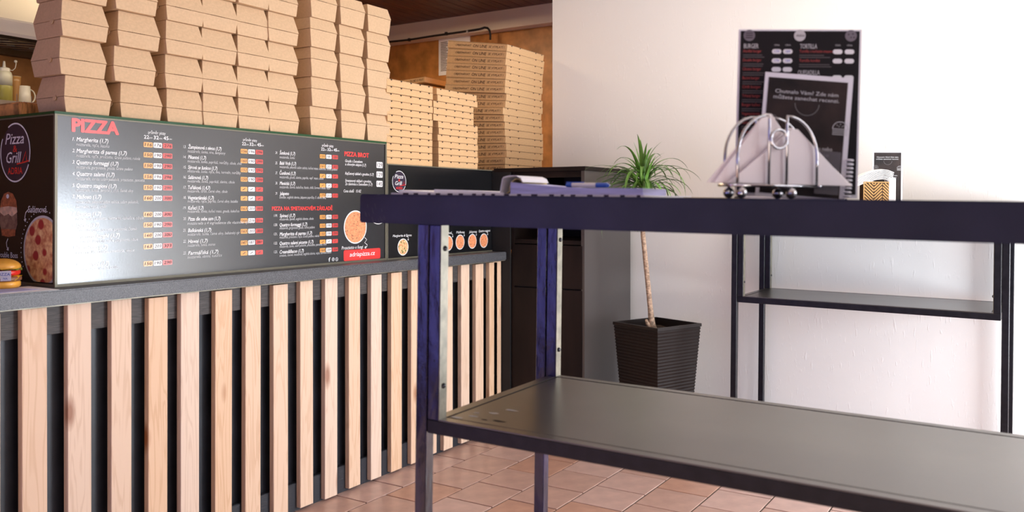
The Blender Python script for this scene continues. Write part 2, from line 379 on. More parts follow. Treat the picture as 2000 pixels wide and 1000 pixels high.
# cable along the beam
cb = MB()
def kp(u, v, x0=KW-.105): y, z = on_x(u, v, x0); return (x0-.006, y, z)
cb.tube([kp(762, 82), kp(800, 78), kp(850, 70), kp(900, 63), kp(938, 57), kp(947, 54)] , .008, 8)
cb.tube([kp(947, 54), kp(953, 55), kp(957, 60), kp(958.5, 68), kp(958.5, 78)], .008, 8)
cbo = tag(cb.build('cable', M['cable'], smooth=True), 'black cable clipped along the pale beam and bending down the plywood wall', 'cable')
for u, v in ((800, 78), (872, 66), (914, 61)):
    y, z = on_x(u, v, KW-.105); box('clip', M['bolt'] if u != 914 else M['mug'], KW-.118, KW-.10, y-.008, y+.008, z-.012, z+.012, cbo)
# notice on the plywood
y0, z0 = on_x(858, 148, KW); y1, z1 = on_x(919, 70, KW)
nt_ = tag(box('paper_notice', M['paper'], KW-.0075, KW-.0035, y1, y0, z0, z1), 'white paper notice pinned to the plywood wall behind the tall pizza box stack', 'notice')
pr = Print(lambda p, q, l: (KW-.0075-l, p, q))
for k in range(18):
    z = z1-.03-k*(z1-z0-.05)/18
    pr.rect('print_dark', y0-.02, y0-.02-random.uniform(.05, .09), z, z+.006)
pr.build({'print_dark': 'printed_lines'}, {}, nt_)

# ================================================================== THE COUNTER
T2_ = 1.328; SL = 2.389                      # front plane of the slats
ctr = tag(empty('counter', (0, 0, 0)), 'long black service counter clad with upright pine slats under a grey granite ledge', 'counter')
X0, X1 = .35, 3.70
box('front_panel', M['black_panel'], X0, X1, SL+.045, SL+.07, .0, .868, ctr)
box('back_body', M['black_panel'], X0, WALL-.01, SL+.07, 3.05, 0, .868, ctr)
# rail boards under the ledge, chalk panel joints, plinth
for a, b in ((X0, 1.30), (1.304, 2.05), (2.054, 2.9), (2.904, X1)):
    box('rail_board', M['rail'], a, b, SL+.022, SL+.045, .782, .868, ctr, .0015)
    box('plinth_board', M['plinth'], a, b, SL+.022, SL+.045, .0, .105, ctr, .002)
box('ledge', M['granite'], X0, X1, SL-.03, 3.05, .869, .911, ctr, .004)
box('end_panel', M['cab_in'], 3.7005, 3.7105, 2.339, 2.448, 0, T2_, ctr)
box('ledge_seam', M['pale_metal'], X0, X1, SL-.022, SL-.006, .8655, .8695, ctr)
# individual slats from the photograph: right-hand edges
rights = [93, 179, 257, 327, 389, 453, 509, 563, 612, 659, 704, 745, 785, 822, 853, 884.5, 917, 944.5, 971]
lefts = [45, 136, 218, 291, 357, 421, 481, 536, 588, 637, 682, 724, 764, None, None, None, 897, 927, 956]
sx = [on_y(u, 600, SL)[0] for u in rights]
sxs = [sx[0]-.128*3, sx[0]-.128*2, sx[0]-.128] + sx + [sx[-1]+.125 if sx[-1]+.125 < X1 else X1-.006]
for i, xr in enumerate(sxs):
    wd = .068 + random.uniform(-.003, .003)
    lean = random.uniform(-.002, .002)
    zt = .862 + random.uniform(-.004, .003); zb = .012+random.uniform(-.004, .006)
    s_ = MB().hull8((-wd, 0, 0, .022, 0), (-wd+lean, lean, 0, .022, zt-zb))
    o = s_.build('slat', M['pine'], ctr, bevel=.0012, seg=1); o.location = (xr, SL, zb)

# ---- upper display block 1 (the big menu board)
PX0, _ = on_y(107, 400, 2.45); PX1, _ = on_y(754, 400, 2.45); PX2, _ = on_y(990, 400, 2.45)
PY = 2.45; T1 = 1.422; T2 = 1.328; LZ = .911
dm = tag(empty('menu_display', (PX0, PY, LZ)), 'long black display cabinet on the ledge with the big glossy pizza menu on its front', 'display cabinet')
dm.location = (0, 0, 0)
box('body', M['foil2'], PX0+.004, PX1-.002, PY+.004, 3.04, LZ, T1-.008, dm)
box('menu_panel', M['foil'], PX0+.006, PX1-.006, PY, PY+.004, LZ+.008, T1-.012, dm)
box('side_poster', M['foil2'], PX0, PX0+.004, PY+.006, 3.03, LZ+.008, T1-.012, dm)
box('glass_top', M['glass_edge'], PX0-.002, PX1+.002, PY-.003, 3.05, T1-.008, T1, dm, .001)
fr = MB()
for a in (PX0-.002, PX1-.008): fr.box(a, a+.008, PY-.004, PY+.004, LZ, T1-.008)
fr.box(PX0+.006, PX1-.008, PY-.003, PY+.004, LZ, LZ+.008); fr.box(PX0+.006, PX1-.008, PY-.003, PY+.004, T1-.012, T1-.008)
fr.box(PX0-.002, PX0+.004, PY+.004, 3.035, LZ, LZ+.008); fr.box(PX0-.002, PX0+.004, PY+.004, 3.035, T1-.012, T1-.008)
fr.build('edge_strip', M['alu'], dm)

def boardpoint(u, v): return on_y(u, v, PY)
mp_ = Print(lambda p, q, l: (p, PY-l, q))
def T(key, txt, u0, u1, v, cap, **k):
    a, q = boardpoint(u0, v); b, _ = boardpoint(u1, v); Y = PY/(SA-CA*(u0-1000)/F)
    mp_.text(key, txt, a, b, q, cap*Y/F, **k)
T('red', 'PIZZA', 141.5, 230.5, 256, 25, bold=.12, lift=.001)
# (number, name, u1, v | description, u1, v)
col1 = [('1.', 'Margherita (1,7)', 211, 275.5, 'mozzarella, rajče, bazalka', 213, 284.5),
 ('2.', 'Margheritta di parma (1,7)', 247, 298, 'mozzarella, rajče, prosciutto, Grana padano, rukola', 273, 306.5),
 ('3.', 'Quattro formaggi (1,7)', 231, 320.5, 'mozzarella, gorgonzola, gouda, Grana padano', 259, 329),
 ('4.', 'Quattro salami (1,7)', 223, 343, 'mozzarella, šunka, salám pekelník, prosciutto, pancetta', 282, 351.5),
 ('5.', 'Quattro stagioni (1,7)', 227, 366, 'mozzarella, šunka, žampióny, chilli, černé olivy', 260, 374),
 ('7.', 'Mafioso (1,7)', 197, 388, 'mozzarella, pikantní salám salsica, salam pekelník,', 270, 397),
 ('8.', 'Rustica (1,7)', 197, 422, 'mozzarella, pancetta, hermelín, kukuřice, cibule', 280, 430),
 ('9.', 'Spinaci (1,7)', 193, 444, 'mozzarella, špenát, pancetta, gorgonzola, česnek', 267, 452.5),
 ('10.', 'Quattro funghi (1,7)', 233, 466, 'mozzarella, žampióny, rajče, gorgonzola, cibule', 269, 474.5),
 ('11.', 'Prosciutto (1,7)', 210, 488, 'mozzarella, šunka, smetana, vejce', 262, 496.5),
 ('12.', 'Hermelínová (1,7)', 212, 521.5, 'mozzarella, slanina, hermelín, kukuřice', 231, 529.5)]
for n, t, u1, v, d, u2, v2 in col1:
    T('white', n, 141, 146, v-1, 6.5, shear=.2, bold=.02)
    T('white', t, 149, u1, v, 8, shear=.22, bold=.034); T('white2', d, 148, u2, v2, 6, shear=.25)
T('white2', 'hermelín, rajče, chilli', 148, 207, 406.5, 6, shear=.25)
col2 = [('13.', 'Žampionová s nivou (1,7)', 432, 290, 'mozzarella, šunka, niva, žampiony', 440, 297.5),
 ('14.', 'Pikantní (1,7)', 402, 310, 'mozzarella, šunka, paprikáš, tvarůžky, cibule, chilli', 472, 317),
 ('15.', 'Sýrová se šunkou (1,7)', 424, 330, 'mozzarella, šunka, rajče, niva, hermelín, tvarůžky', 470, 336.5),
 ('16.', 'Salámová (1,7)', 406, 349.5, 'mozzarella, šunka, paprikáš, slanina, cibule', 458, 356),
 ('17.', 'Tuňáková (1,4,7)', 410, 369.5, 'mozzarella, tuňák, černé olivy, cibule', 444, 375.5),
 ('18.', 'Vegetariánská (1,7)', 417, 389.5, 'mozzarella, rajče, paprika, černé olivy, bazalka', 464, 395.5),
 ('19.', 'Kuřecí (1,7)', 397, 409.5, 'mozzarella, šunka, kuřecí maso, gouda, kukuřice', 467, 415.5),
 ('20.', 'Pizza dle sebe sam (1,7)', 430, 431, 'mozzarella a 4 ingredience dle vlastního výběru', 496, 439),
 ('21.', 'Balkánská (1,7)', 412, 453.5, 'mozzarella, šunka, černé olivy, balkánský sýr', 468, 460.5),
 ('22.', 'Hawai (1,7)', 405, 475, 'mozzarella, šunka, ananas', 420, 482),
 ('23.', 'Farmářská (1,7)', 426, 498, 'mozzarella, slanina, kukuřice', 433, 505)]
for n, t, u1, v, d, u2, v2 in col2:
    T('white', n, 357.5, 363, v-1, 5.5, shear=.2); T('white', t, 367, u1, v, 7.2, shear=.22, bold=.034); T('white2', d, 365.5, u2, v2, 5.6, shear=.25)
col3 = [('24.', 'Šunková (1,7)', 576, 301.5, 'mozzarella, šunka', 575, 309),
 ('25.', 'Babí Vrch (1,7)', 578, 321.5, 'mozzarella, pikantní salám salsica, kuřecí maso, kukuřice, Grana padano', 658.6, 328),
 ('27.', 'Čuníková (1,7)', 577, 341, 'mozzarella, gouda, slanina, paprika, vepř. maso, cibule', 631.5, 348),
 ('28.', 'Mexická (1,7)', 576, 361, 'mozzarella, slanina, kukuřice, fazole, chilli, červená cibule, vejce', 644.6, 367.5),
 ('29.', 'Jalapeno', 564, 381, 'cheddar, anglická slanina, jalapeno papričky, č. cibule, BBQ', 636.5, 387.5),
 ('119.', 'Spinaci (1,7)', 576, 424.5, 'mozzarella, špenát, anglická slanina, cibule', 612, 430.5),
 ('120.', 'Quattro formaggi (1,7)', 599.6, 442.5, 'mozzarella, gorgonzola, gouda, Grana padano', 614.5, 448),
 ('121.', 'Margheritta di parma (1,7)', 609, 460.5, 'mozzarella, prosciutto, rajče, Grana padano, rukola', 623, 466),
 ('122.', 'Quattro salami picante (1,7)', 611.6, 478.5, 'mozzarella, šunka, salám pekelník, prosciutto, pancetta, chilli', 637.6, 484),
 ('123.', 'Cream&Bacon (1,7)', 592.8, 495.5, 'smetana, česnek, mozzarella, anglická slanina, vejce, červená cibule', 646.6, 501.5)]
for n, t, u1, v, d, u2, v2 in col3:
    T('white', n, 534.5 if len(n) > 3 else 537.5, 541.5, v-1, 5, shear=.2); T('white', t, 546, u1, v, 6.8, shear=.22, bold=.032); T('white2', d, 545.5, u2, v2, 5.2, shear=.25)
for (u0, u1, v) in ((289, 323, 261), (474.5, 501.6, 275), (628.7, 651, 286)): T('white', 'průměr pizzy', u0, u1, v, 6 if u0 < 400 else 5.2, bold=.01)
for (ua, v, w_, h_) in ((281, 270.5, 20, 7), (472.5, 283.5, 15.5, 6.2), (627, 293.8, 13, 5.6)):
    for k, s_ in enumerate(('22', '32', '45')):
        T('white', s_, ua+k*w_*.95, ua+k*w_*.95+w_*.48, v+k*.5*w_/8, h_, bold=.045); T('white', 'cm', ua+k*w_*.95+w_*.50, ua+k*w_*.95+w_*.82, v+k*.5*w_/8, h_*.5, bold=.02)
def prices(u0, u1, u2, u3, vs, h, vals):
    for v, tx in zip(vs, vals):
        for (a, b), key, t in zip(((u0, u1), (u1, u2), (u2, u3)), ('orange', 'white_tag', 'redtag'), tx.split()):
            pa, q = boardpoint((a+.7), v); pb, _ = boardpoint(b-.7, v); Y = PY/(SA-CA*(u0-1000)/F); hh = h*Y/F
            q = boardpoint(u0, v)[1]
            mp_.rect(key, pa, pb, q-hh/2, q+hh/2, .0008, r=.003)
            if t == '/': mp_.stroke('ink', [(pa+(pb-pa)*.3, q-hh*.2), (pa+(pb-pa)*.7, q+hh*.2)], .0022, .0014)
            else: mp_.text('ink', t, pa+(pb-pa)*.12, pb-(pb-pa)*.1, q-hh*.28, hh*.6, shear=.15, bold=.02, lift=.0014)
prices(279.4, 298.7, 317, 337, [282, 302, 323, 344.6, 366, 387, 419, 439.5, 460, 482, 515.5], 10,
       ['116 176 276', '150 190 290', '150 190 290', '156 196 296', '150 190 290', '160 200 300', '160 200 300', '150 190 290', '160 200 300', '163 203 303', '150 190 290'])
prices(469, 483.7, 498.5, 514, [295, 313.8, 331.6, 350, 369.2, 387.4, 407.5, 431, 452, 474.5, 495], 9,
       ['156 196 296', '160 190 290', '152 192 292', '150 190 290', '/ / /', '/ / /', '163 203 303', '166 216 316', '163 203 303', '147 187 287', '/ / /'])
prices(623.6, 636, 648, 660.5, [305, 324.5, 343.5, 362, 381.6, 424, 441, 457, 472.4, 489], 8,
       ['131 181 281', '161 201 301', '/ / /', '/ / /', '173 213 313', '150 190 290', '150 190 290', '150 190 290', '/ / /', '164 204 304'])
T('red', 'PIZZA NA SMETANOVÉM ZÁKLADĚ', 531, 649, 411, 7.6, bold=.09)
T('red', 'PIZZA BROT', 672.7, 720, 304.5, 8.6, bold=.10)
for t, u1, v in (('Gouda s česnekem', 707.7, 316.5), ('a olivovým olejem (1,7)', 714.7, 323), ('Rajčatový základ s goudou (1,7)', 729.5, 341), ('Smetanový základ s goudou,', 725, 355), ('2x slaninou a česnekem (1,7)', 727, 361.5)):
    T('white', t, 674, u1, v, 5.4, shear=.2, bold=.018)
T('white', 'Cena obalů   15 Kč', 671, 705, 375.5, 5.5, shear=.2, bold=.01)
for t, v in (('129', 322), ('129', 340.7), ('145', 358.9)):
    a, q = boardpoint(735, v); b, _ = boardpoint(747, v)
    mp_.rect('white_tag', a, b, q-.013, q+.013, .0008, .004); mp_.text('ink', t, a+.004, b-.003, q-.008, .016, bold=.02, lift=.0014)
cx, cz = boardpoint(694, 443.5); mp_.disc('disc_rim', cx, cz, .069, .0006); mp_.disc('pizza_a', cx, cz, .064, .0011)
cx, cz = boardpoint(738.5, 409); mp_.arc('white', cx, cz, .062, .003); 
T('white', 'Prosciutto e fungi', 667, 709, 487.5, 6.5, shear=.2, bold=.01)
def arrow(P, key, pts, wd, hd):
    P.stroke(key, pts, wd)
    (x1, y1), (x2, y2) = pts[-2], pts[-1]; a = math.atan2(y2-y1, x2-x1)
    for s_ in (-1, 1): P.stroke(key, [(x2, y2), (x2-hd*math.cos(a+s_*.6), y2-hd*math.sin(a+s_*.6))], wd)
def bp_(L): return [boardpoint(*p) for p in L]
arrow(mp_, 'white', bp_([(712, 464), (716, 468), (712, 474), (717, 478), (716, 482), (712, 484)]), .0025, .009)
a, q = boardpoint(671, 514); b, q2 = boardpoint(742.7, 497.5); mp_.rect('banner', a, b, LZ+.009, LZ+.009+.045, .0007, .008)
mp_.text('white', 'adriapizza.cz', a+.035, b-.035, LZ+.026, .018, shear=.2, bold=.02, lift=.0012)
T('white', 'f', 641.5, 645, 511, 8, bold=.03)
cx, cz = boardpoint(650.5, 506.5); mp_.arc('white', cx, cz, .0065, .0016); mp_.arc('white', cx, cz, .003, .0012, n=14)
cx, cz = boardpoint(657.5, 506.3); mp_.arc('white', cx, cz, .0065, .0016); mp_.stroke('white', [(cx-.003, cz+.003), (cx+.001, cz-.002), (cx+.003, cz-.002)], .0016)
PN = {'white': 'lettering', 'white2': 'small_lettering', 'red': 'red_lettering', 'orange': 'orange_price_tag', 'redtag': 'red_price_tag', 'white_tag': 'white_price_tag', 'disc_rim': 'plate_rim', 'banner': 'web_address_banner', 'ink': 'handwritten_prices', 'pizza_a': 'pizza_photo', 'pizza_g': 'herb_pizza_photo', 'pizza_sal': 'salami_pizza_photo', 'plum': 'logo_ground', 'bun': 'bun_photo', 'meat': 'meat_photo', 'cheese': 'cheese_photo', 'brown_print': 'picture_ground'}
mp_.build(PN, {}, dm)

def logo(P, p, q, r, sg=1, ry=None):
    """oval emblem: script words over a red name; sg = reading direction along p"""
    ry = ry or r*1.0
    P.disc('plum', p, q, r*.97, .0005, ry=ry*.97)
    def arc(a0, a1): P.stroke('white', [(p+sg*r*math.cos(R(a0+(a1-a0)*i/40)), q+ry*math.sin(R(a0+(a1-a0)*i/40))) for i in range(41)], r*.055)
    arc(-20, 118); arc(150, 335)
    P.text('white', 'Pizza', p-sg*r*.68, p+sg*r*.60, q+ry*.30, ry*.38, shear=.25, bold=.012, lift=.001)
    P.text('red', '&', p-sg*r*.14, p+sg*r*.14, q+ry*.02, ry*.24, bold=.02, lift=.001)
    P.text('white', 'Grill', p-sg*r*.60, p+sg*r*.42, q-ry*.35, ry*.38, shear=.25, bold=.012, lift=.001)
    P.text('red', 'ADRIA', p-sg*r*.50, p+sg*r*.50, q-ry*.74, ry*.23, bold=.03, lift=.001)
    P.stroke('red', [(p+sg*r*.12, q-ry*.40), (p+sg*r*.5, q-ry*.36), (p+sg*r*.95, q-ry*.30)], r*.05, .0012)
    P.stroke('red', [(p+sg*r*.5, q-ry*.36), (p+sg*r*.74, q+ry*.02), (p+sg*r*.80, q-ry*.32)], r*.04, .0012)

# side poster, facing the customer end
sp = Print(lambda p, q, l: (PX0-l, p, q))
def sidep(u, v): return on_x(u, v, PX0)
lc = sidep(30, 298); r_ = 58*2.55/F
logo(sp, lc[0], lc[1], r_*.93, -1, r_)
bc = sidep(17, 418)
def blob(key, pts, lift): sp.poly(key, [(bc[0]-a*.001, bc[1]+b*.001) for a, b in pts], lift)
blob('bun', [(-48, 18), (-44, 40), (-25, 62), (0, 68), (25, 62), (44, 40), (48, 18), (30, 12), (-30, 12)], .0006)
blob('cheese', [(-50, 6), (-47, 20), (0, 24), (47, 20), (50, 6), (20, -8), (0, 0), (-25, -6)], .0009)
blob('meat', [(-48, 8), (-20, -2), (18, -2), (48, 8), (50, -30), (40, -52), (-40, -52), (-50, -30)], .0007)
blob('bun', [(-42, -46), (42, -46), (38, -66), (0, -70), (-38, -66)], .0009)
blob('white', [(8*math.cos(i*.6)-4, 54+7*math.sin(i*.6)) for i in range(10)], .0011)
a_ = sidep(55, 415); b_ = sidep(91, 402)
sp.text('white', 'Salámová', a_[0], b_[0], a_[1], .020, shear=.15, bold=.008, rot=0)
arrow(sp, 'white', [sidep(*p) for p in ((56, 409), (51, 415), (49, 424), (50, 433))], .003, .010)
pc = sidep(84, 490); rp = 70*2.5/F
# the pizza picture runs off the poster's front edge: a clipped disc
def clipdisc(key, r, lift):
    pts = []
    for i in range(60):
        a = 2*math.pi*i/60; p = pc[0]+r*math.cos(a); q = pc[1]+r*math.sin(a)
        pts.append((max(p, PY+.010), max(min(q, T1-.02), LZ+.012)))
    sp.poly(key, pts, lift)
clipdisc('white2', rp, .0006); clipdisc('pizza_sal', rp*.93, .0010)
for i in range(34):
    a = R(-25+i*7); p = pc[0]+rp*1.13*math.cos(a); q = pc[1]+rp*1.13*math.sin(a)
    if p > PY+.012 and q > LZ+.014: sp.disc('white', p, q, .0019, .0008, 8)
d0 = sidep(-4, 500); d1 = sidep(35, 500)
sp.text('white', 'Double Boss', d0[0], d1[0], sidep(15, 503)[1], .017, bold=.008)
arrow(sp, 'white', [sidep(*p) for p in ((16, 466), (13, 474), (14, 482), (17, 489))], .003, .010)
sp.build(PN, {}, dm)

# ---- lower display block 2
d2 = tag(empty('menu_display'), 'lower black display cabinet with round emblem and a row of small pizza pictures', 'display cabinet')
box('body', M['foil2'], PX1+.006, WALL-.005, PY+.004, 3.04, LZ, T2, d2)
box('picture_panel', M['foil2'], PX1+.006, PX2+.1, PY, PY+.004, LZ+.006, T2-.004, d2)
MB().box(PX1+.003, PX2, PY-.003, PY+.004, T2-.004, T2).box(PX1+.003, PX2, PY-.003, PY+.004, LZ, LZ+.006).box(PX1+.003, PX1+.009, PY-.004, PY+.004, LZ, T2).build('edge_strip', M['alu'], d2)
mp_ = Print(lambda p, q, l: (p, PY-l, q))
c_ = boardpoint(779.5, 354.5); logo(mp_, c_[0], c_[1], .046, 1)
for k, (u, v, r, key, t, lu0, lu1, lv) in enumerate([(787, 482.5, 16.5, 'pizza_g', 'Margherita di Parma', 767, 803.5, 463), (845, 478, 15, 'pizza_a', 'Hawai', 836, 856, 460), (875.6, 475, 14.8, 'pizza_a', 'Cardinal', 862, 882, 457.5),
     (898.4, 472.8, 14.6, 'pizza_a', 'Mafioso', 891, 907, 456), (922.4, 471.3, 14.3, 'pizza_a', 'Jalapeno', 916, 931, 455), (944.8, 470, 14, 'pizza_a', 'Quattro stagioni', 935, 957, 453.5)]):
    c_ = boardpoint(u, v); Y = PY/(SA-CA*(u-1000)/F); rr = r*Y/F
    mp_.disc('disc_rim', c_[0], c_[1], rr, .0006); mp_.disc(key, c_[0], c_[1], rr*.9, .0011)
    T('white', t, lu0, lu1, lv, 4.6, shear=.2, bold=.012)
    arrow(mp_, 'white', [(c_[0]+rr*.6, c_[1]+rr*1.25), (c_[0]+rr*.95, c_[1]+rr*1.15), (c_[0]+rr*.95, c_[1]+rr*.75)], .002, .007)
c_ = boardpoint(973, 468); mp_.disc('meat', c_[0], c_[1], .036, .0008, ry=.026); mp_.disc('bun', c_[0]-.004, c_[1]+.005, .022, .0011, ry=.014)
mp_.build(PN, {}, d2)

# ================================================================== BURGER BOXES
ORD = ['bottom', 'second', 'third', 'fourth', 'fifth', 'sixth', 'seventh', 'eighth', 'ninth', 'tenth', 'eleventh', 'twelfth', 'thirteenth', 'fourteenth', 'fifteenth', 'sixteenth', 'seventeenth', 'top']
def burger_parts(W, H, mid, parent_name, top_in, bot_in, tab):
    """carton whose lid and tray both taper away from the seam at height mid"""
    D = W; h = W/2
    root = empty(parent_name)
    tray = MB().hull8((-h+bot_in, h-bot_in, bot_in*.5, D-bot_in, .0006), (-h+.001, h-.001, .002, D-.001, mid)).build('tray', M['kraft'], root, bevel=.0008, seg=1)
    lid = MB().hull8((-h, h, 0, D, mid+.0009), (-h+top_in, h-top_in, top_in*1.3, D-top_in, H-.0004)).build('lid', M['kraft'], root, bevel=.0008, seg=1)
    m = MB(); s_ = -1 if tab == 'l' else 1
    m.lathe([(.008, -.0011), (.008, .0011)], 10).xf(Matrix.Translation((s_*(h+.003), D*.30, mid-.004)) @ Matrix.Rotation(R(78*s_), 4, 'Y'))
    t = m.build('tuck_tab', M['kraft'], root)
    # side score line: where the lid's side flap tucks over the tray
    sl = MB()
    for k in range(9): sl.box(-h*.55+k*.0065, -h*.55+k*.0065+.0035, -.0004, .0004, mid+.0005, mid+.0012)
    c = sl.build('score_line', M['print_dark'], root)
    return root, [(tray, []), (lid, []), (t, []), (c, [])]
Hb = .1125
rootA, partsA = burger_parts(.1405, Hb, .047, 'burger_box', .012, .007, 'l')
rootB, partsB = burger_parts(.150, .1165, .069, 'burger_box', .010, .010, 'r')
cols = [(172, 4), (277, 5), (366.5, 5), (434.5, 5), (500, 5), (558, 5)]
names = ['leftmost', 'second', 'third', 'fourth', 'fifth', 'sixth', 'seventh', 'eighth', 'rightmost']
jit = {(0, 0): .004, (0, 1): -.006, (0, 2): -.004, (1, 0): .006, (1, 1): -.016, (1, 2): -.001, (1, 3): -.012, (2, 1): -.004, (2, 2): -.003, (2, 3): .003}
rown = lambda r, n: 'bottom' if r == 0 else ('top' if r == n-1 else ORD[r])
first = True
for ci, (u, n) in enumerate(cols):
    xc = on_y(u, 0, PY+.004)[0]
    for r in range(n):
        x = xc + jit.get((ci, r), random.uniform(-.002, .002)); yy = PY+.006+random.uniform(0, .008)+(.004 if r % 2 else 0)
        rz = R(random.uniform(-.7, .7))
        if ci == 0 and r == 0: o = rootA; o.location = (x, yy, T1); o.rotation_euler[2] = rz
        else: o = clone(rootA, partsA, (x, yy, T1+r*Hb), rz)
        if ci == 0:
            o.scale = (1.08, 1.08, 1)
        tag(o, f'brown cardboard burger box, {rown(r, n)} one of the {names[ci]} column on the display cabinet', 'box', 'burger boxes piled on the big menu display')
for ci, u in enumerate((636, 691.5, 742.5)):
    xc = on_y(u, 0, PY+.004)[0]
    for r in range(5):
        x = xc + random.uniform(-.004, .004); yy = PY+.004+random.uniform(0, .006)
        if ci == 0 and r == 0: o = rootB; o.location = (x, yy, T1)
        else: o = clone(rootB, partsB, (x, yy, T1+r*.1165), R(random.uniform(-1, 1)))
        tag(o, f'brown cardboard burger box, {rown(r, 5)} one of the {names[6+ci]} column on the display cabinet', 'box', 'burger boxes piled on the big menu display')

# ================================================================== PIZZA BOXES
def pizza_parts(W, H, notch, text, wedge=0):
    root = empty('pizza_box')
    b = MB().add([(-W/2, 0, .0004), (W/2, 0, .0004), (W/2, W, .0004), (-W/2, W, .0004), (-W/2, 0, H-.0004), (W/2, 0, H-.0004), (W/2, W, H-.0004+W*wedge), (-W/2, W, H-.0004+W*wedge)],
       [(0, 3, 2, 1), (4, 5, 6, 7), (0, 1, 5, 4), (1, 2, 6, 5), (2, 3, 7, 6), (3, 0, 4, 7)]).build('carton', M['kraft2'], root, bevel=.001, seg=1)
    m = MB()
    for f in notch:
        x = -W/2+f*W; pts = [(x-.0062, -.0006, H-.0012)] + [(x-.0062*math.cos(R(a)), -.0006, H-.0012-.0070*math.sin(R(a))) for a in (20, 55, 90, 125, 160)] + [(x+.0062, -.0006, H-.0012)]
        m.add(pts, [tuple(range(len(pts)))])
    parts = [(b, []), (stuff(m.build('vent_notches', M['hole'], root)), [])]
    ln = MB().box(-W/2+.002, W/2-.002, -.0004, 0, H-.0022, H-.0012).build('flap_line', M['print_dark'], root); parts.append((ln, []))
    if text:
        p = Print(lambda a, c, l: (-W/2-l, -a, c))
        # reads from the far end (left in view) towards the front corner
        def tt(t, f0, f1, h, **k): p.text('print_dark', t, -W*(1-f0), -W*(1-f1), H*.5-h/2, h, lift=.0008, **k)
        tt('OBJEDNÁVAT', .14, .41, .0105, shear=.2, bold=.01); tt('ON LINE', .44, .67, .016, shear=.1, bold=.02); tt('SE VYPLATÍ !', .70, .96, .012, shear=.2, bold=.01)
        o = p.d['print_dark'].build('lettering', M['print_dark'], root); parts.append((o, []))
        sd = MB().box(-W/2-.0004, -W/2+.001, .002, W-.002, H-.0022, H-.001).build('side_line', M['hole'], root); parts.append((sd, []))
    return root, parts
def pizza_stack(W, H, n, x, y, z, notch, text, where, group, drift, tw=1.2, wedge=0):
    root, parts = pizza_parts(W, H, notch, text, wedge)
    for r in range(n):
        dx, dy = drift(r); loc = (x+dx, y+dy, z+r*H); rz = R(random.uniform(-tw, tw))
        o = root if r == 0 else clone(root, parts, loc, rz)
        o.location = loc; o.rotation_euler = (r*wedge, 0, rz)
        nm = 'bottom' if r == 0 else 'top' if r == n-1 else ORD[r]+' from the bottom'
        tag(o, f'flat brown pizza box, {nm}, {where}', 'pizza box', group)
n5 = (.09, .30, .51, .71, .91)
pizza_stack(.325, .0312, 12, 3.05, PY+.008, T2, n5, False, 'short stack beside burger boxes', 'pizza boxes in the short left stack', lambda r: (random.uniform(-.003, .003), random.uniform(0, .004)), .6)
pizza_stack(.330, .0312, 12, 3.415, PY+.012, T2, n5, False, 'middle stack', 'pizza boxes in the short middle stack', lambda r: ((-.022 if 6 < r < 10 else .004 if r >= 10 else .012 if r < 7 else 0)+random.uniform(-.003, .003), random.uniform(0, .004)), .6)
dr = [.0, -.001, .012, .010, .006, .002, -.003, -.010, -.018, .002, .006, -.008, .0, .002, .006, .006, .012, .014]
pizza_stack(.395, .0378, 18, 4.068, PY+.028, T2, (.11, .33, .76, .93), True, 'tall stack printed ON LINE', 'printed pizza boxes in the tall stack', lambda r: (dr[r], .0), .9, .0085)
# a spare carton leaning behind
sb_root, sb_parts = pizza_parts(.24, .032, (), True)
tag(sb_root, 'small brown pizza box lying crooked between the short and tall stacks', 'pizza box')
sb_root.location = (4.02, 3.02, T2+16*.0315+.013); sb_root.rotation_euler = (0, R(3), R(-12))
pizza_stack(.24, .0315, 16, 4.02, 3.02, T2, (), False, 'hidden rear stack', 'pizza boxes in the hidden rear stack', lambda r: (0, 0), .6)

# ================================================================== CABINET beside the counter
ca = tag(empty('cabinet', (0, 0, 0)), 'tall black-brown cabinet with open top bay and drawer at the counter end', 'cabinet')
cx0, cx1, cy0, cy1 = 3.712, 4.245, 1.921, 2.338
zt = T2+.002
box('top_board', M['cabinet'], cx0-.012, cx1, cy0-.010, cy1+.10, zt-.014, zt+.006, ca, .001)
box('side_panel', M['cabinet_side'], cx0, cx1, cy0, cy0+.018, 0, zt-.014, ca)
box('side_panel', M['cabinet'], cx0, cx1, cy1-.018, cy1, 0, zt-.014, ca)
box('back_panel', M['cab_in'], cx1-.01, cx1, cy0+.018, cy1-.018, .0, zt-.014, ca)
box('top_rail', M['cabinet'], cx0+.004, cx0+.03, cy0+.018, cy1-.018, 1.285, zt-.014, ca)
box('shelf', M['cabinet'], cx0+.003, cx1-.01, cy0+.018, cy1-.018, .955, .975, ca)
box('drawer', M['cabinet'], cx0-.004, cx0+.014, cy0+.012, cy1-.012, .74, .950, ca, .0015)
box('door', M['cabinet'], cx0-.004, cx0+.014, cy0+.012, cy1-.012, .06, .733, ca, .0015)
box('carcass', M['cab_in'], cx0+.02, cx1-.011, cy0+.019, cy1-.019, .03, .94, ca)
MB().lathe([(.003, 0), (.003, .003)], 10).xf(Matrix.Translation((cx1-.02, 2.2, 1.22)) @ Matrix.Rotation(R(-90), 4, 'Y')).build('screw', M['mug'], ca)

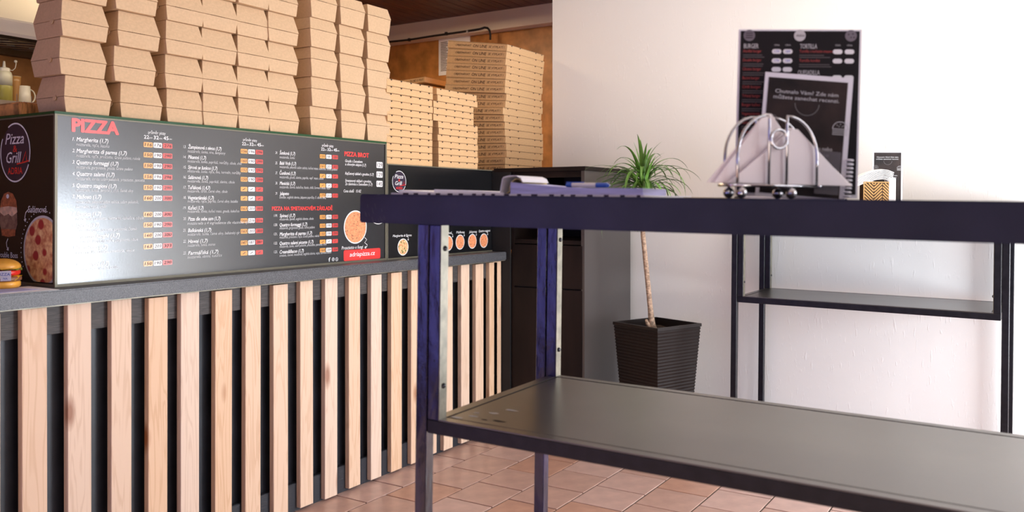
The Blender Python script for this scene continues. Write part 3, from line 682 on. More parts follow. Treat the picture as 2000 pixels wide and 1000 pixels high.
# ================================================================== TABLES
def bar_table(name, L, D, zs, zt0, zt1, tilt, over, mats, lean_parts, oy=(.01, .03), oxr=None):
    """outer legs of square tube, an inner bolted frame that carries the lower shelf, thick top.
    local x = length, y = depth, origin at the front-left leg on the floor"""
    t = empty(name); q = .0255; g = .0025
    legm, innm, shm, topm = mats
    oxr = over if oxr is None else oxr
    for x in (0, L-q):
        for y in (0, D-q):
            MB().box(x, x+q, y, y+q, tilt*x, zt0).build('leg', legm, t, bevel=.0015, seg=1)
    zi = zs-.026
    xi0, xi1 = q+g, L-2*q-g
    for x in (xi0, xi1):
        for y in (0, D-q):
            MB().box(x, x+q, y, y+q, zs, zt0-.0005).build('inner_post', innm, t, bevel=.0015, seg=1)
            # pale plate puts window light on the inner face into colour; two bolts
            s_ = 1 if x == xi0 else -1; xf = x+q if s_ > 0 else x
            pl = MB().box(min(xf, xf+s_*.0015), max(xf, xf+s_*.0015), y+.0008, y+q-.0008, zs+.001, zt0-.001).build('lit_side_plate', M['pale_metal'], t)
            for zz in (zt0-.045, zs+.065):
                MB().lathe([(.0052, 0), (.0052, .002), (.003, .004), (.0, .0045)], 12, cap=False).xf(Matrix.Translation((xf+s_*.0015, y+q/2, zz)) @ Matrix.Rotation(R(90*s_), 4, 'Y')).build('bolt', M['bolt'], pl, smooth=True)
    for y in (0, D-q): MB().box(xi0, xi1+q, y, y+q, zi, zs).build('shelf_rail', M['black_frame'], t, bevel=.0015, seg=1)
    for x in (xi0, xi1): MB().box(x, x+q, q, D-q, zi, zs).build('shelf_rail', M['black_frame'], t, bevel=.0015, seg=1)
    # shelf board with a lipping strip round it
    e = .022; zb = zs+.0002
    for a in ((xi0+q+.0015, xi1-.0015, .001, e), (xi0+q+.0015, xi1-.0015, D-e, D-.001), (xi0+.004, xi0+e+.004, q+.001, D-q-.001), (xi1-.004, xi1+e-.004, q+.001, D-q-.001)):
        MB().box(*a, zs, zs+.0025).build('lipping', shm, t)
    MB().box(xi0+e+.0085, xi1-.0085, e+.0045, D-e-.0045, zi+.006, zs+.0022).build('shelf_board', shm, t, bevel=.0008, seg=1)
    MB().box(-over, L+oxr, -oy[0], D+oy[1], zt0, zt1).build('tabletop', topm, t, bevel=.003, seg=2)
    return t
# near table
ex = Vector((.861, -.509)); 
p0 = cw(-.195, 1.662); exw = cw(ex.x, ex.y)
exw.z = -.0150; exw.normalize(); eyw = cw(.509, .861).normalized(); ezw = exw.cross(eyw).normalized(); eyw = ezw.cross(exw)
near = bar_table('bar_table', 1.20, .50, .742, 1.113, 1.1695, .0150, .138, (M['leg_blue_sheen'], M['leg_blue_sheen'], M['shelf'], M['navy']), None)
tag(near, 'big near black bar table with chipped lower shelf, napkin holder and papers on top', 'table')
m = Matrix((exw, eyw, ezw)).transposed().to_4x4(); m.translation = p0
near.matrix_world = m
NM = m
def scuff(pts):
    b = MB()
    for (x, y, rx, ry) in pts:
        n = 9; vs = [(x+1.5*rx*math.cos(2*math.pi*i/n)*random.uniform(.5, 1.1), y+1.7*ry*math.sin(2*math.pi*i/n)*random.uniform(.5, 1.1), .7447) for i in range(n)]
        b.add(vs, [tuple(range(n))])
    return b
sc1 = scuff([(.093, .06, .011, .003), (.115, .10, .010, .004), (.13, .14, .012, .004), (.085, .085, .006, .003), (.075, .035, .012, .0035)]); sc1.build('paint_scuff', M['scuff'], near)
sc2 = scuff([(.155, .055, .011, .003), (.125, .050, .007, .002)]); sc2.build('dark_scuff', M['hole'], near)
# end wear strokes on the tabletop's front edge
b = MB()
for k in range(16):
    x = -.135+random.uniform(0, .06); z = random.uniform(1.118, 1.155); l = random.uniform(.006, .016)
    b.add([(x, -.0103, z), (x+.0006, -.0103, z), (x+l*.35+.0006, -.0103, z-l), (x+l*.35, -.0103, z-l)], [(0, 1, 2, 3)])
b.build('edge_scratches', mat('worn_edge_paint', (.10, .09, .10), .6), near)
# far table
far = bar_table('bar_table', 1.08, .455, .742, 1.10, 1.154, .010, .10, (M['black_frame'], M['black_frame'], M['shelf'], M['black_frame']), None, (.01, .04))
tag(far, 'thin-legged black bar table with narrow shelf standing against the white wall', 'table')
fx = Vector((0, -1, -.0100)).normalized(); fy = Vector((1, 0, 0)); fz = fx.cross(fy).normalized()
m = Matrix((fx, fy, fz)).transposed().to_4x4(); m.translation = (3.79, 1.232, 0); far.matrix_world = m; FM = m

# ================================================================== THINGS ON THE NEAR TABLE
ZT = 1.1695
def at_near(o, x, y, rz=0, z=0):
    o.matrix_world = NM @ Matrix.Translation((x, y, ZT+z)) @ Matrix.Rotation(rz, 4, 'Z')
def near_x(u, y, z=1.17):                # local x on the tabletop seen at image column u for local depth y
    lo, hi = -.3, 1.4
    for _ in range(50):
        mid = (lo+hi)/2; p = NM @ Vector((mid, y, ZT)); Xc = SA*p.x-CA*p.y; Yc = CA*p.x+SA*p.y
        if 1000+F*Xc/Yc < u: lo = mid
        else: hi = mid
    return lo
PW = math.atan2(-.509, .861)             # table yaw in view: turn by -PW faces the camera
# open magazine / paper place mat under everything (patterned edge)
xa, xb = near_x(770, .03), near_x(1262, .03)
mg = empty('place_mat'); tag(mg, 'white placemat with dark blocks on its edge under the order pads', 'placemat')
MB().box(xa, xb, .02, .26, 0, .0035).build('sheet', M['paper'], mg)
b = MB(); x = xa+.03
while x < xb-.01:
    w_ = random.uniform(.006, .014); b.box(x, x+w_, .0195, .0204, .0002, .0033); x += w_+random.uniform(.012, .024)
b.build('dark_edge_print', M['ink'], mg); at_near(mg, 0, 0)
# flat paper wedge left
xa = near_x(775, .04); xb = near_x(850, .04)
o = MB().add([(0, 0, 0), (xb-xa, 0, 0), (xb-xa, .18, 0), (0, .18, 0), (.002, 0, .006), (xb-xa, 0, .0015), (xb-xa, .18, .0015), (.002, .18, .007)], [(0, 1, 2, 3), (4, 5, 6, 7), (0, 1, 5, 4), (1, 2, 6, 5), (2, 3, 7, 6), (3, 0, 4, 7)]).build('leaflet', M['paper'])
tag(o, 'pale folded leaflet at the left end of the papers on the near tabletop', 'leaflet'); at_near(o, xa, .045, 0, .0036)
xa = near_x(848, .05); xb = near_x(985, .05)
o = MB().add([(0, 0, 0), (xb-xa, 0, 0), (xb-xa, .15, 0), (0, .15, 0), (0, 0, .0075), ((xb-xa)*.6, 0, .0055), (xb-xa, 0, .003), (xb-xa, .15, .003), ((xb-xa)*.6, .15, .0055), (0, .15, .0075)],
   [(0, 1, 2, 3), (4, 5, 8, 9), (5, 6, 7, 8), (0, 1, 6, 5, 4), (1, 2, 7, 6), (2, 3, 9, 8, 7), (3, 0, 4, 9)]).build('notebook', M['paper'])
tag(o, 'thin white notebook lying left of the curled order pad', 'notebook'); at_near(o, xa, .05, 0, .0036)
# order pad with curled pages
pad = empty('order_pad'); xa = near_x(985, .05); xb = near_x(1262, .05); L_ = xb-xa
tag(pad, 'thick order pad with curled yellow copy page at its left end', 'notepad')
def prof(f): return .0115 + .010*(1-min(1, f/.55))**1.4 if f < .55 else .0115
n = 24; vs = []; fs = []
x_s = .022
for i in range(n+1):
    f = i/n; x = x_s+(L_-x_s)*f; h = prof(f)
    vs += [(x, 0, 0), (x, .11, 0), (x, .11, h), (x, 0, h)]
for i in range(n):
    a = i*4; c = a+4
    fs += [(a, a+3, c+3, c), (a+3, a+2, c+2, c+3), (a+2, a+1, c+1, c+2), (a+1, a, c, c+1)]
fs += [(0, 1, 2, 3), (n*4, n*4+3, n*4+2, n*4+1)]
MB().add(vs, fs).build('page_block', M['paper_edge'], pad)
def curl(name, m, pts, wd, y0, th=.0012):
    b = MB(); P2 = []
    for i, (x, z) in enumerate(pts):
        a = pts[max(i-1, 0)]; c = pts[min(i+1, len(pts)-1)]; dx, dz = c[0]-a[0], c[1]-a[1]; l = math.hypot(dx, dz)
        P2.append((x-dz/l*th, z+dx/l*th))
    N = len(pts)
    vs = [(x, y0, z) for x, z in pts]+[(x, y0, z) for x, z in P2]+[(x, y0+wd, z) for x, z in pts]+[(x, y0+wd, z) for x, z in P2]
    fs = []
    for i in range(N-1):
        fs += [(i, i+1, N+i+1, N+i), (2*N+i, 3*N+i, 3*N+i+1, 2*N+i+1), (i, 2*N+i, 2*N+i+1, i+1), (N+i, N+i+1, 3*N+i+1, 3*N+i)]
    b.add(vs, fs); return b.build(name, m, pad, smooth=False)
k = L_
curl('white_top_page', M['paper'], [(.0, .002), (.005, .027), (.007, .0300), (.018, .0325), (.034, .0325), (.043, .0285), (.047, .0215)], .10, .0)
cl = [( .0285 - .0155*math.cos(R(a)), .004+.0235*math.sin(R(a))) for a in range(0, 150, 12)]
curl('yellow_copy_page', M['yellow_pages'], [(cl[0][0]-.006, .001)]+cl, .095, .012)
at_near(pad, xa, .035, 0, .0036)
# pen
pen = empty('pen'); tag(pen, 'blue and white ballpoint pen lying on the order pad', 'pen')
lx = near_x(1193, .05)-near_x(1106, .05)
rx = Matrix.Rotation(R(90), 4, 'Y')
MB().lathe([(.0042, .012), (.0042, lx*.68)], 14).xf(rx).build('white_barrel', M['mug'], pen, smooth=False)
MB().lathe([(.0035, 0), (.0042, .004), (.0043, .012)], 14).xf(rx).build('blue_end', M['blue'], pen)
MB().lathe([(.0044, lx*.68), (.0044, lx*.92), (.0022, lx*.97)], 14).xf(rx).build('blue_grip', M['blue'], pen)
MB().lathe([(.0012, lx*.97), (.0006, lx)], 8).xf(rx).build('tip', M['chrome'], pen)
MB().box(.0, .035, -.001, .001, .0042, .0058).build('clip', M['blue'], pen)
at_near(pen, near_x(1106, .07), .07, R(1), .0036+.0126+.0046)
# stray sheet right of the pad
xa = near_x(1335, .08)
o = MB().box(0, near_x(1425, .08)-xa, 0, .12, 0, .0008).build('receipt', M['yellow_pages']); tag(o, 'thin cream receipt lying flat left of the napkin holder', 'receipt'); at_near(o, xa, .08, 0, .0002)

# ---- chrome napkin holder
nh = empty('napkin_holder'); tag(nh, 'chrome wire napkin holder on ball feet filled with folded white napkins', 'napkin holder')
hw = .086; base = .021; dep = .036
def arch(x0, x1, y, h0, h1):
    pts = [(x0, y, base)]
    for i in range(13):
        a = R(180-i*7.5); pts.append((x1+(x1-x0)*math.cos(a)*1.0, y, h0+(h1-h0)*math.sin(R(i*7.5))))
    return pts
for y in (0, dep):
    b = MB()
    b.tube([(-.074, y, base)]+[(-.0175+(-.074+.0175)*math.cos(R(a)), y, base+.045+.066*math.sin(R(a))) for a in range(0, 81, 10)]+[(-.0170, y, base+.111), (-.0165, y, base+.100), (-.0165, y, base)], .0024, 8)
    b.tube([(.074, y, base)]+[(.0175+(.074-.0175)*math.cos(R(a)), y, base+.045+.066*math.sin(R(a))) for a in range(0, 81, 10)]+[(.0170, y, base+.111), (.0165, y, base+.100), (.0165, y, base)], .0024, 8)
    b.build('wire_arch', M['chrome'], nh, smooth=True)
    MB().tube([(.0150*math.cos(R(a)), y-.002*(1 if y == 0 else -1), base+.074+.0150*math.sin(R(a))) for a in range(0, 360, 15)], .0024, 8, closed=True).build('ring', M['chrome'], nh, smooth=True)
    MB().tube([(-hw*.95, y, base), (hw*.90, y, base)], .0026, 8).build('base_wire', M['chrome'], nh, smooth=True)
for x in (-hw*.95, hw*.90): MB().tube([(x, -.004, base), (x, dep+.004, base)], .0026, 8).build('base_wire', M['chrome'], nh, smooth=True)
MB().box(-hw*.93, hw*.88, 0, dep, base-.0015, base).build('base_tray', M['chrome'], nh)
for x in (-.066, .026):
    for y in (.0, dep):
        b = MB(); b.lathe([(.009*math.sin(R(a)), .009-.009*math.cos(R(a))) for a in range(0, 181, 20)], 16, (x, y, 0), cap=False).build('ball_foot', M['chrome'], nh, smooth=True)
        MB().tube([(x, y, .016), (x, y, base)], .0025, 6).build('foot_stem', M['chrome'], nh)
xh = near_x(1522, .075); at_near(nh, xh, .062, -PW*.82+R(24))
HM = nh.matrix_world.copy()
def napkin(px, h, wl, wr, y, th, lab, m_=M['napkin']):
    b = MB(); b.add([(px-wl, y, .0), (px+wr, y, -.002), (px+.006, y+.001, h), (px-.006, y+.001, h), (px-wl, y+th, .0), (px+wr, y+th, -.002), (px+.006, y+th-.001, h), (px-.006, y+th-.001, h)],
      [(0, 1, 2, 3), (7, 6, 5, 4), (0, 4, 5, 1), (1, 5, 6, 2), (2, 6, 7, 3), (3, 7, 4, 0)])
    o = b.build('napkin', m_, None, bevel=.0006, seg=1); o.matrix_world = HM @ Matrix.Translation((0, 0, base+.0035)); tag(o, lab, 'napkin', 'folded napkins in the chrome holder')
napkin(.036, .088, .122, .110, .005, .004, 'folded white napkin, front one in the chrome holder')
napkin(.030, .090, .100, .124, .0098, .004, 'folded white napkin with its corner far right in the chrome holder')
napkin(-.008, .112, .098, .100, .0145, .005, 'folded white napkin with the tallest point in the chrome holder')
napkin(-.010, .106, .104, .070, .0202, .005, 'folded white napkin with its corner far left in the chrome holder')
napkin(.004, .090, .090, .086, .0258, .006, 'folded white napkin at the back of the chrome holder')

# ---- menu card in a clear stand
ms = empty('menu_stand'); tag(ms, 'large black menu card with BURGER and TORTILLA lists in a clear stand', 'menu')
CWD, CHT = .207, .290
MB().box(-CWD/2, CWD/2, 0, .0022, .004, .004+CHT).build('card', M['paper'], ms)
MB().box(-CWD/2+.0035, CWD/2-.0035, -.0008, 0, .010, CHT+.001).build('printed_face', M['card_black'], ms)
clear = mat('clear_acrylic', (.75, .72, .85), .08, spec=.5); 
clear.node_tree.nodes['Principled BSDF'].inputs['Transmission Weight'].default_value = .9
MB().box(-CWD/2+.004, CWD/2-.03, -.05, .03, 0, .003).build('acrylic_foot', clear, ms)
pm = Print(lambda p, q, l: (p, -.0008-l, q))
def mu(u, v): return ((u-1561)/1125, .004+(383-v)/1125)       # card coordinates read off the photograph
def MT(key, t, u0, u1, v, cap, **k): a = mu(u0, v); b = mu(u1, v); pm.text(key, t, a[0], b[0], a[1], cap/1125, **k)
MT('white2', 'BURGER', 1455, 1483, 94, 9, bold=.02); MT('white2', 'TORTILLA', 1562, 1594, 94, 9, bold=.02); MT('white2', 'QUESADILLA', 1559, 1600, 145, 9, bold=.02)
for u, k in ((1465, 0), (1561, 1), (1657, 2)):
    c = mu(u, 69); pm.disc('white2' if k == 1 else 'grey', *c, .0098, .0006)
    if k == 0: 
        for dz in (-.004, 0, .004): pm.stroke('ink', [(c[0]-.006, c[1]+dz), (c[0]+.006, c[1]+dz)], .0014, .0012)
    if k == 2:
        for dx, dz in ((-.004, .002), (.003, .003), (0, -.003), (.005, -.003)): pm.disc('ink', c[0]+dx, c[1]+dz, .0013, .0012, 8)
pm.text('ink', 'Adria', mu(1554, 69)[0], mu(1569, 69)[0], mu(1554, 71)[1], .004, shear=.2, lift=.0013)
for k, t in enumerate(['Hovězí burger', 'Double burger', 'Cheese burger', 'Bacon burger', 'Chilli burger', 'Trhaný burger', 'Burger kuřecí', 'Vegetariánský', 'Rančerský', 'Jalapeno']):
    v = 102+k*17.5; MT('redname', t, 1454, 1454+len(t)*2.7, v, 5.5)
    for dv in (6, 10): a = mu(1454, v+dv); b = mu(1454+random.uniform(34, 46), v+dv); pm.rect('dim', a[0], b[0], a[1], a[1]+.0014)
for k, t in enumerate(['Tortilla s kuřecím masem', 'Tortilla hovězí']):
    v = 102+k*18; MT('redname', t, 1561, 1561+len(t)*2.6, v, 5.5)
    for dv in (6, 10): a = mu(1561, v+dv); b = mu(1561+random.uniform(46, 62), v+dv); pm.rect('dim', a[0], b[0], a[1], a[1]+.0014)
for (ua, ub), vv in (((1508, 1529), (100, 118, 135)), ((1623, 1645), (100, 118, 150))):
    for v in vv:
        for d in (0, ub-ua):
            a = mu(ua+d+1, v+4.5); b = mu(ua+d+19, v-4.5); pm.rect('white', a[0], b[0], a[1], b[1], .0006, .005)
            if ua < 1600 and v < 120: pm.text('bluepen', '179' if d == 0 else '189', a[0]+.004, b[0]-.004, a[1]+.002, .004, lift=.0012)
    for d, t in ((0, 'CENA'), (ub-ua, 'CENA')): MT('white2', t, ua+d+5, ua+d+15, 89, 3)
pm.build({'white': 'price_boxes', 'white2': 'lettering', 'redname': 'red_lettering', 'ink': 'emblem_marks', 'grey': 'round_emblems', 'dim': 'small_lettering', 'bluepen': 'handwritten_prices'},
         {'redname': mat('dull_red_print', (.45, .06, .05), .5), 'grey': mat('grey_print', (.18, .16, .18), .5), 'dim': mat('dim_print', (.10, .09, .09), .5), 'bluepen': mat('blue_pen', (.1, .12, .5), .5)}, ms)
# the review card in front
def review(name, W, H, lab, blank_corner):
    c = empty(name); tag(c, lab, 'sign')
    MB().box(-W/2, W/2, 0, .0018, 0, H).build('card', M['paper'], c)
    MB().box(-W/2+.006*W/.140, W/2-.008*W/.140, -.0006, 0, .006, H-.008*W/.140).build('printed_face', M['brown_print'], c)
    p = Print(lambda a, b, l: (a, -.0006-l, b)); k = W/.140
    def tx(t, x0, x1, z, h): p.text('white2', t, x0*k, x1*k, H-z*k, h*k, bold=.015)
    tx('Chutnalo Vám? Zde nám', -.052, .048, .033, .0062); tx('můžete zanechat recenzi.', -.054, .050, .0425, .0062)
    p.arc('grey', 0, H-.048*k, .019*k, .0012*k, 180, 360)
    # blank square where the code stands; burger line drawing right, lettuce left
    for s_ in (1,):
        cx, cz = .055*k, H-.085*k
        p.arc('white2', cx, cz, .012*k, .001*k, 0, 180, n=16); 
        for dz in (0, -.003, -.006, -.009): p.stroke('white2', [(cx-.012*k, cz+dz*k), (cx+.012*k, cz+dz*k)], .001*k)
        for dx, dz in ((-.005, .006), (0, .008), (.005, .006), (-.002, .004), (.003, .004)): p.disc('white2', cx+dx*k, cz+dz*k, .0008*k, .0009, 6)
    for i in range(7):
        a = i*.9; p.arc('grey', (-.055+.005*math.cos(a))*k, H-(.080-.005*math.sin(a))*k, .006*k, .001*k, n=12)
    tx('Instagramu nebo', -.008, .045, .122, .0062); tx('zde můžete', -.010, .040, .132, .0062); tx('psát', -.01, .01, .142, .0062)
    p.build({'white2': 'lettering', 'grey': 'line_drawing'}, {'grey': mat('grey_line', (.16, .15, .15), .5)}, c)
    return c
rc = review('review_card', .146, .213, 'smaller brown review card with white Czech text leaning before the menu', True)
cr = mat('clear_pocket', (.5, .5, .55), .15); cr.node_tree.nodes['Principled BSDF'].inputs['Transmission Weight'].default_value = .85
MB().box(.022, .062, -.0032, -.0026, .012, .085).build('clear_pocket', cr, rc)
b = MB()
for k in range(10): b.tube([(.0775+.005*math.cos(R(a)), -.001+.004*math.sin(R(a)), .012+k*.0068) for a in range(0, 360, 40)], .0016, 6, closed=True)
b.build('spiral_binding', M['paper'], rc)
xm = near_x(1556, .215)
at_near(ms, xm, .205, -PW*.80); 
ms.matrix_world = ms.matrix_world @ Matrix.Rotation(R(.6), 4, 'Y')
at_near(rc, near_x(1561, .17), .170, -PW*.80); rc.matrix_world = rc.matrix_world @ Matrix.Rotation(R(4.5), 4, 'Y') @ Matrix.Rotation(R(-4), 4, 'X')

# ================================================================== THINGS ON THE FAR TABLE
ZF = 1.154
def far_x(u, y):
    lo, hi = -.3, 1.4
    for _ in range(50):
        mid = (lo+hi)/2; p = FM @ Vector((mid, y, ZF)); Xc = SA*p.x-CA*p.y; Yc = CA*p.x+SA*p.y
        if 1000+F*Xc/Yc < u: lo = mid
        else: hi = mid
    return lo
def at_far(o, x, y, rz=0, z=0): o.matrix_world = FM @ Matrix.Translation((x, y, ZF+z)) @ Matrix.Rotation(rz, 4, 'Z')
fyaw = R(28)
gh = empty('napkin_holder'); tag(gh, 'gold napkin box with chevron ribs on the far table', 'napkin holder')
GW, GH = .113, .100
for y in (0, .046):
    box('pierced_wall', M['gold_dark'], -GW/2, GW/2, y, y+.002, 0, GH, gh)
MB().box(-GW/2, GW/2, 0, .048, 0, .003).build('floor_plate', M['gold'], gh)
fr = MB().box(-GW/2, GW/2, -.003, 0, 0, .005).box(-GW/2, -GW/2+.004, -.003, 0, 0, GH).box(GW/2-.004, GW/2, -.003, 0, 0, GH).box(-GW/2, GW/2, -.003, 0, GH-.004, GH); fr.build('rim', M['gold'], gh)
def ribs(cx, cz, w_, h_, slope, n):      # parallel diagonal ribs clipped to a cell
    for i in range(n):
        c0 = -1+2*(i+.5)/n*1.0
        b_ = c0*(w_+h_)/2
        pts = []
        # line: z = slope*x + b within the cell
        for x in (-w_/2, w_/2):
            z = slope*x+b_
            if abs(z) <= h_/2: pts.append((x, z))
        for z in (-h_/2, h_/2):
            x = (z-b_)/slope
            if abs(x) < w_/2: pts.append((x, z))
        if len(pts) < 2: continue
        (xa, za), (xb, zb) = pts[:2]
        if math.hypot(xa-xb, za-zb) < .005: continue
        l = math.hypot(xb-xa, zb-za); nx, nz = -(zb-za)/l*.0026, (xb-xa)/l*.0026
        A = [(cx+xa+nx, cz+za+nz), (cx+xb+nx, cz+zb+nz), (cx+xb-nx, cz+zb-nz), (cx+xa-nx, cz+za-nz)]
        MB().add([(p, -.003, q) for p, q in A]+[(p, 0, q) for p, q in A], [(0, 1, 2, 3), (7, 6, 5, 4), (0, 4, 5, 1), (1, 5, 6, 2), (2, 6, 7, 3), (3, 7, 4, 0)]).build('rib', M['gold'], gh)
ribs(-.033, .050, .038, .088, -1, 9); ribs(.004, .050, .032, .088, 1, 9); ribs(.038, .050, .028, .088, -1, 9)
at_far(gh, far_x(1714, .16), .14, fyaw)
GM = gh.matrix_world.copy()
# napkins lying fanned over its rim
for k in range(7):
    b = MB(); n = 12; th = .0035; vs = []; 
    for i in range(n+1):
        f = i/n; x = -.088+.150*f+k*.001; z = .086+k*.0062-.016*(1-f)**2*1.0+.016*f - (.0 if f < .8 else (f-.8)*.05) + .010*math.sin(f*3)
        z = max(z, .0)
        for (yy, zz) in ((.002-k*.0008, 0), (.046, .004), (.046, .004+th), (.002-k*.0008, th)): vs.append((x, yy-.004, z+zz+.006))
    fs = []
    for i in range(n):
        a = i*4; c = a+4
        for q in range(4): r2 = (q+1) % 4; fs.append((a+q, a+r2, c+r2, c+q))
    fs += [(0, 1, 2, 3), (n*4+3, n*4+2, n*4+1, n*4)]
    o = b.add(vs, fs).build('napkin', M['napkin2']); o.matrix_world = GM
    tag(o, f'white napkin, {["lowest", "second lowest", "third lowest", "middle", "third highest", "second highest", "topmost"][k]} of the pile drooping over the gold box', 'napkin', 'napkins fanned over the gold box')
# one tall napkin hanging down right
o = MB().box(.045, .078, -.004, .044, .0, .118).build('napkin', M['napkin2'], bevel=.004); o.matrix_world = GM; tag(o, 'upright white napkin stack at the right side of the gold box', 'napkin')
rc2 = review('review_card', .125, .236, 'small brown review card standing behind the gold box on the far table', False)
at_far(rc2, far_x(1733, .25), .25, fyaw*.9)
ms2 = MB().box(0, .95, .02, .24, 0, .0022).build('paper_runner', M['paper']); tag(ms2, 'white paper placemat lying along the far tabletop', 'placemat'); at_far(ms2, .12, .0, 0)
ms2.data.update()

# ================================================================== PLANTER AND PLANT
pl = empty('planter'); tag(pl, 'tall tapered brown planter with rippled sides beside the black-brown cabinet', 'planter')
pc_ = cw((1283-1000)/F*4.12, 4.12)
pw = .147; ph = .588; tw_ = .74
def ring(z, r): return [(-r, -r, z), (r, -r, z), (r, r, z), (-r, r, z)]
vs = []; fs = []; nz = 76
zs_ = []
for i in range(nz+1):
    f = i/nz; z = f*(ph-.016); r = pw*(tw_+(1-tw_)*f)-.004+(.0028 if i % 2 else 0)
    zs_.append((z, r))
for z, r in zs_: vs += ring(z, r)
for i in range(nz):
    a = i*4; c = a+4
    for q in range(4): k = (q+1) % 4; fs.append((a+q, a+k, c+k, c+q))
fs.append((3, 2, 1, 0))
MB().add(vs, fs).build('rippled_body', M['planter'], pl)
o_, i_ = pw, pw-.010
MB().add(ring(ph-.016, o_-.003)+ring(ph-.014, o_+.001)+ring(ph, o_+.001)+ring(ph, i_)+ring(ph-.05, i_-.004), [(a*4+q, a*4+(q+1) % 4, a*4+4+(q+1) % 4, a*4+4+q) for a in range(4) for q in range(4)]).build('rim', M['planter'], pl)
sb = MB(); n = 8; vs = [(-i_+.004+2*(i_-.004)*i/n, -i_+.004+2*(i_-.004)*j/n, ph-.040+random.uniform(-.006, .006)) for i in range(n+1) for j in range(n+1)]
sb.add(vs, [(i*(n+1)+j, (i+1)*(n+1)+j, (i+1)*(n+1)+j+1, i*(n+1)+j+1) for i in range(n) for j in range(n)]).build('soil', M['soil'], pl)
pl.location = (pc_.x, pc_.y, 0)
view = math.atan2(-pc_.y, -pc_.x)
pl.rotation_euler = (0, 0, view+R(45)+R(1))
dr_ = empty('dragon_tree', (pc_.x, pc_.y, ph-.04)); tag(dr_, 'slim potted dragon tree with arching green leaves in the brown planter', 'plant')
RT = Vector((SA, -CA, 0)); AW = Vector((CA, SA, 0)); UP = Vector((0, 0, 1))
def pp(u, v, Y): x = (u-1000)/F*Y; return cw(x, Y, EYE+(400-v)/F*Y)-Vector((pc_.x, pc_.y, ph-.04))
tr = MB(); Yp = 4.12
tr.tube([pp(1276, 644, Yp), pp(1273, 630, Yp), pp(1270, 600, Yp), pp(1265, 550, Yp), pp(1261, 510, Yp), pp(1256, 460, Yp), pp(1254, 420, Yp), pp(1254, 375, Yp), pp(1256, 345, Yp)], .0125, 12, taper=[1.5, 1.25, 1, .95, .95, .9, .85, .8, .6]).build('trunk', M['bark'], dr_, smooth=True)
tr = MB().tube([pp(1270, 640, Yp), pp(1264, 631, Yp-.01), pp(1262, 624, Yp-.01)], .012, 8, taper=.5).build('stub', M['bark'], dr_, smooth=True)
crown = pp(1256, 358, Yp)
def leaf(az, elev, L, droop, wd, z0=0, key='leaf', curl_=0):
    n = 12; pts = []
    dirh = RT*math.cos(az)+AW*math.sin(az)*.85; p = crown+UP*z0; e = elev
    st = L/n; b = MB(); vs = []
    for i in range(n+1):
        f = i/n
        if p.y+pc_.y > 1.90 and p.z+ph-.04 < 1.36: p.y = 1.90-pc_.y
        if p.x+pc_.x > WALL-.015: p.x = WALL-.015-pc_.x
        pts.append((p.copy(), e)); d = dirh*math.cos(e)+UP*math.sin(e); p = p+d*st; e -= droop*(.35+1.3*f)/n
    for i, (q, e) in enumerate(pts):
        f = i/n; side = dirh.cross(UP).normalized(); nrm = -dirh*math.sin(e)+UP*math.cos(e)
        w_ = wd*(.75+.6*math.sin(min(1, f*2.2)*math.pi/2)*.5)*(1-f**2.6)+.0004
        vs += [q-side*w_, q-nrm*w_*.35, q+side*w_]
    fs = []
    for i in range(n):
        a = i*3; fs += [(a, a+1, a+4, a+3), (a+1, a+2, a+5, a+4)]
    b.add(vs, fs); o = b.build('leaf', M[key], dr_, smooth=True); return o
random.seed(21)
for i in range(95):
    az = random.uniform(0, 2*math.pi); tier = random.random()
    elev = R(random.uniform(15, 85)) if tier > .3 else R(random.uniform(-20, 30))
    L = random.uniform(.20, .36) * (1.0 if elev < R(60) else .62)
    leaf(az, elev, L, random.uniform(1.4, 3.0) if elev < R(62) else random.uniform(.3, 1.4), random.uniform(.0062, .0105), random.uniform(-.05, .04))
for az, el, L, dp in ((R(178), R(38), .33, 1.5), (R(10), R(30), .30, 2.9), (R(30), R(20), .30, 3.0), (R(185), R(50), .26, 2.2)): leaf(az, el, L, dp, .0045)
for az, L in ((R(190), .37), (R(230), .35), (R(-60), .34), (R(100), .35)): leaf(az, R(25), L, 3.4, .004, -.03)
leaf(R(200), R(10), .15, 2.2, .005, -.02, 'leaf_dry'); leaf(R(170), R(20), .19, 2.4, .005, -.02, 'leaf_dry')

# ================================================================== LEFT END: kitchen things, toy burger
def lp(u, v, y0): x, z = on_y(u, v, y0); return x, z
# steel worktop shelf on the kitchen wall
x0, z0 = lp(40, 192, 3.95)
shz = 1.60
ksf = tag(empty('wall_shelf'), 'long steel shelf on the kitchen wall carrying bottle, jar and mug', 'shelf')
box('shelf_board', M['steel'], 1.2, 3.2, 3.86, 4.197, shz-.022, shz, ksf, .002)
box('shelf_lip', M['steel'], 1.2, 3.2, 3.85, 3.86, shz-.05, shz+.004, ksf)
for x in (1.5, 2.5): MB().add([(x, 4.197, shz-.022), (x, 3.95, shz-.022), (x, 4.197, shz-.16), (x+.01, 4.197, shz-.022), (x+.01, 3.95, shz-.022), (x+.01, 4.197, shz-.16)], [(0, 1, 2), (5, 4, 3), (0, 3, 4, 1), (1, 4, 5, 2), (2, 5, 3, 0)]).build('bracket', M['steel'], ksf)
def at_shelf(u, yy): return on_y(u, 190, yy)[0]
bt = empty('squeeze_bottle', (at_shelf(8, 3.93), 3.93, shz)); tag(bt, 'cloudy squeeze bottle half full of yellow-green sauce on the kitchen shelf', 'bottle')
MB().lathe([(.030, 0), (.033, .004), (.033, .075), (.0325, .076)], 24).build('sauce', M['oil'], bt, smooth=True)
MB().lathe([(.0325, .0765), (.033, .12), (.029, .135), (.022, .142)], 24).build('upper_bottle', M['bottle'], bt, smooth=True)
MB().lathe([(.024, .140), (.024, .153), (.020, .156), (.007, .158), (.004, .185)], 18).build('cap', M['mug'], bt)
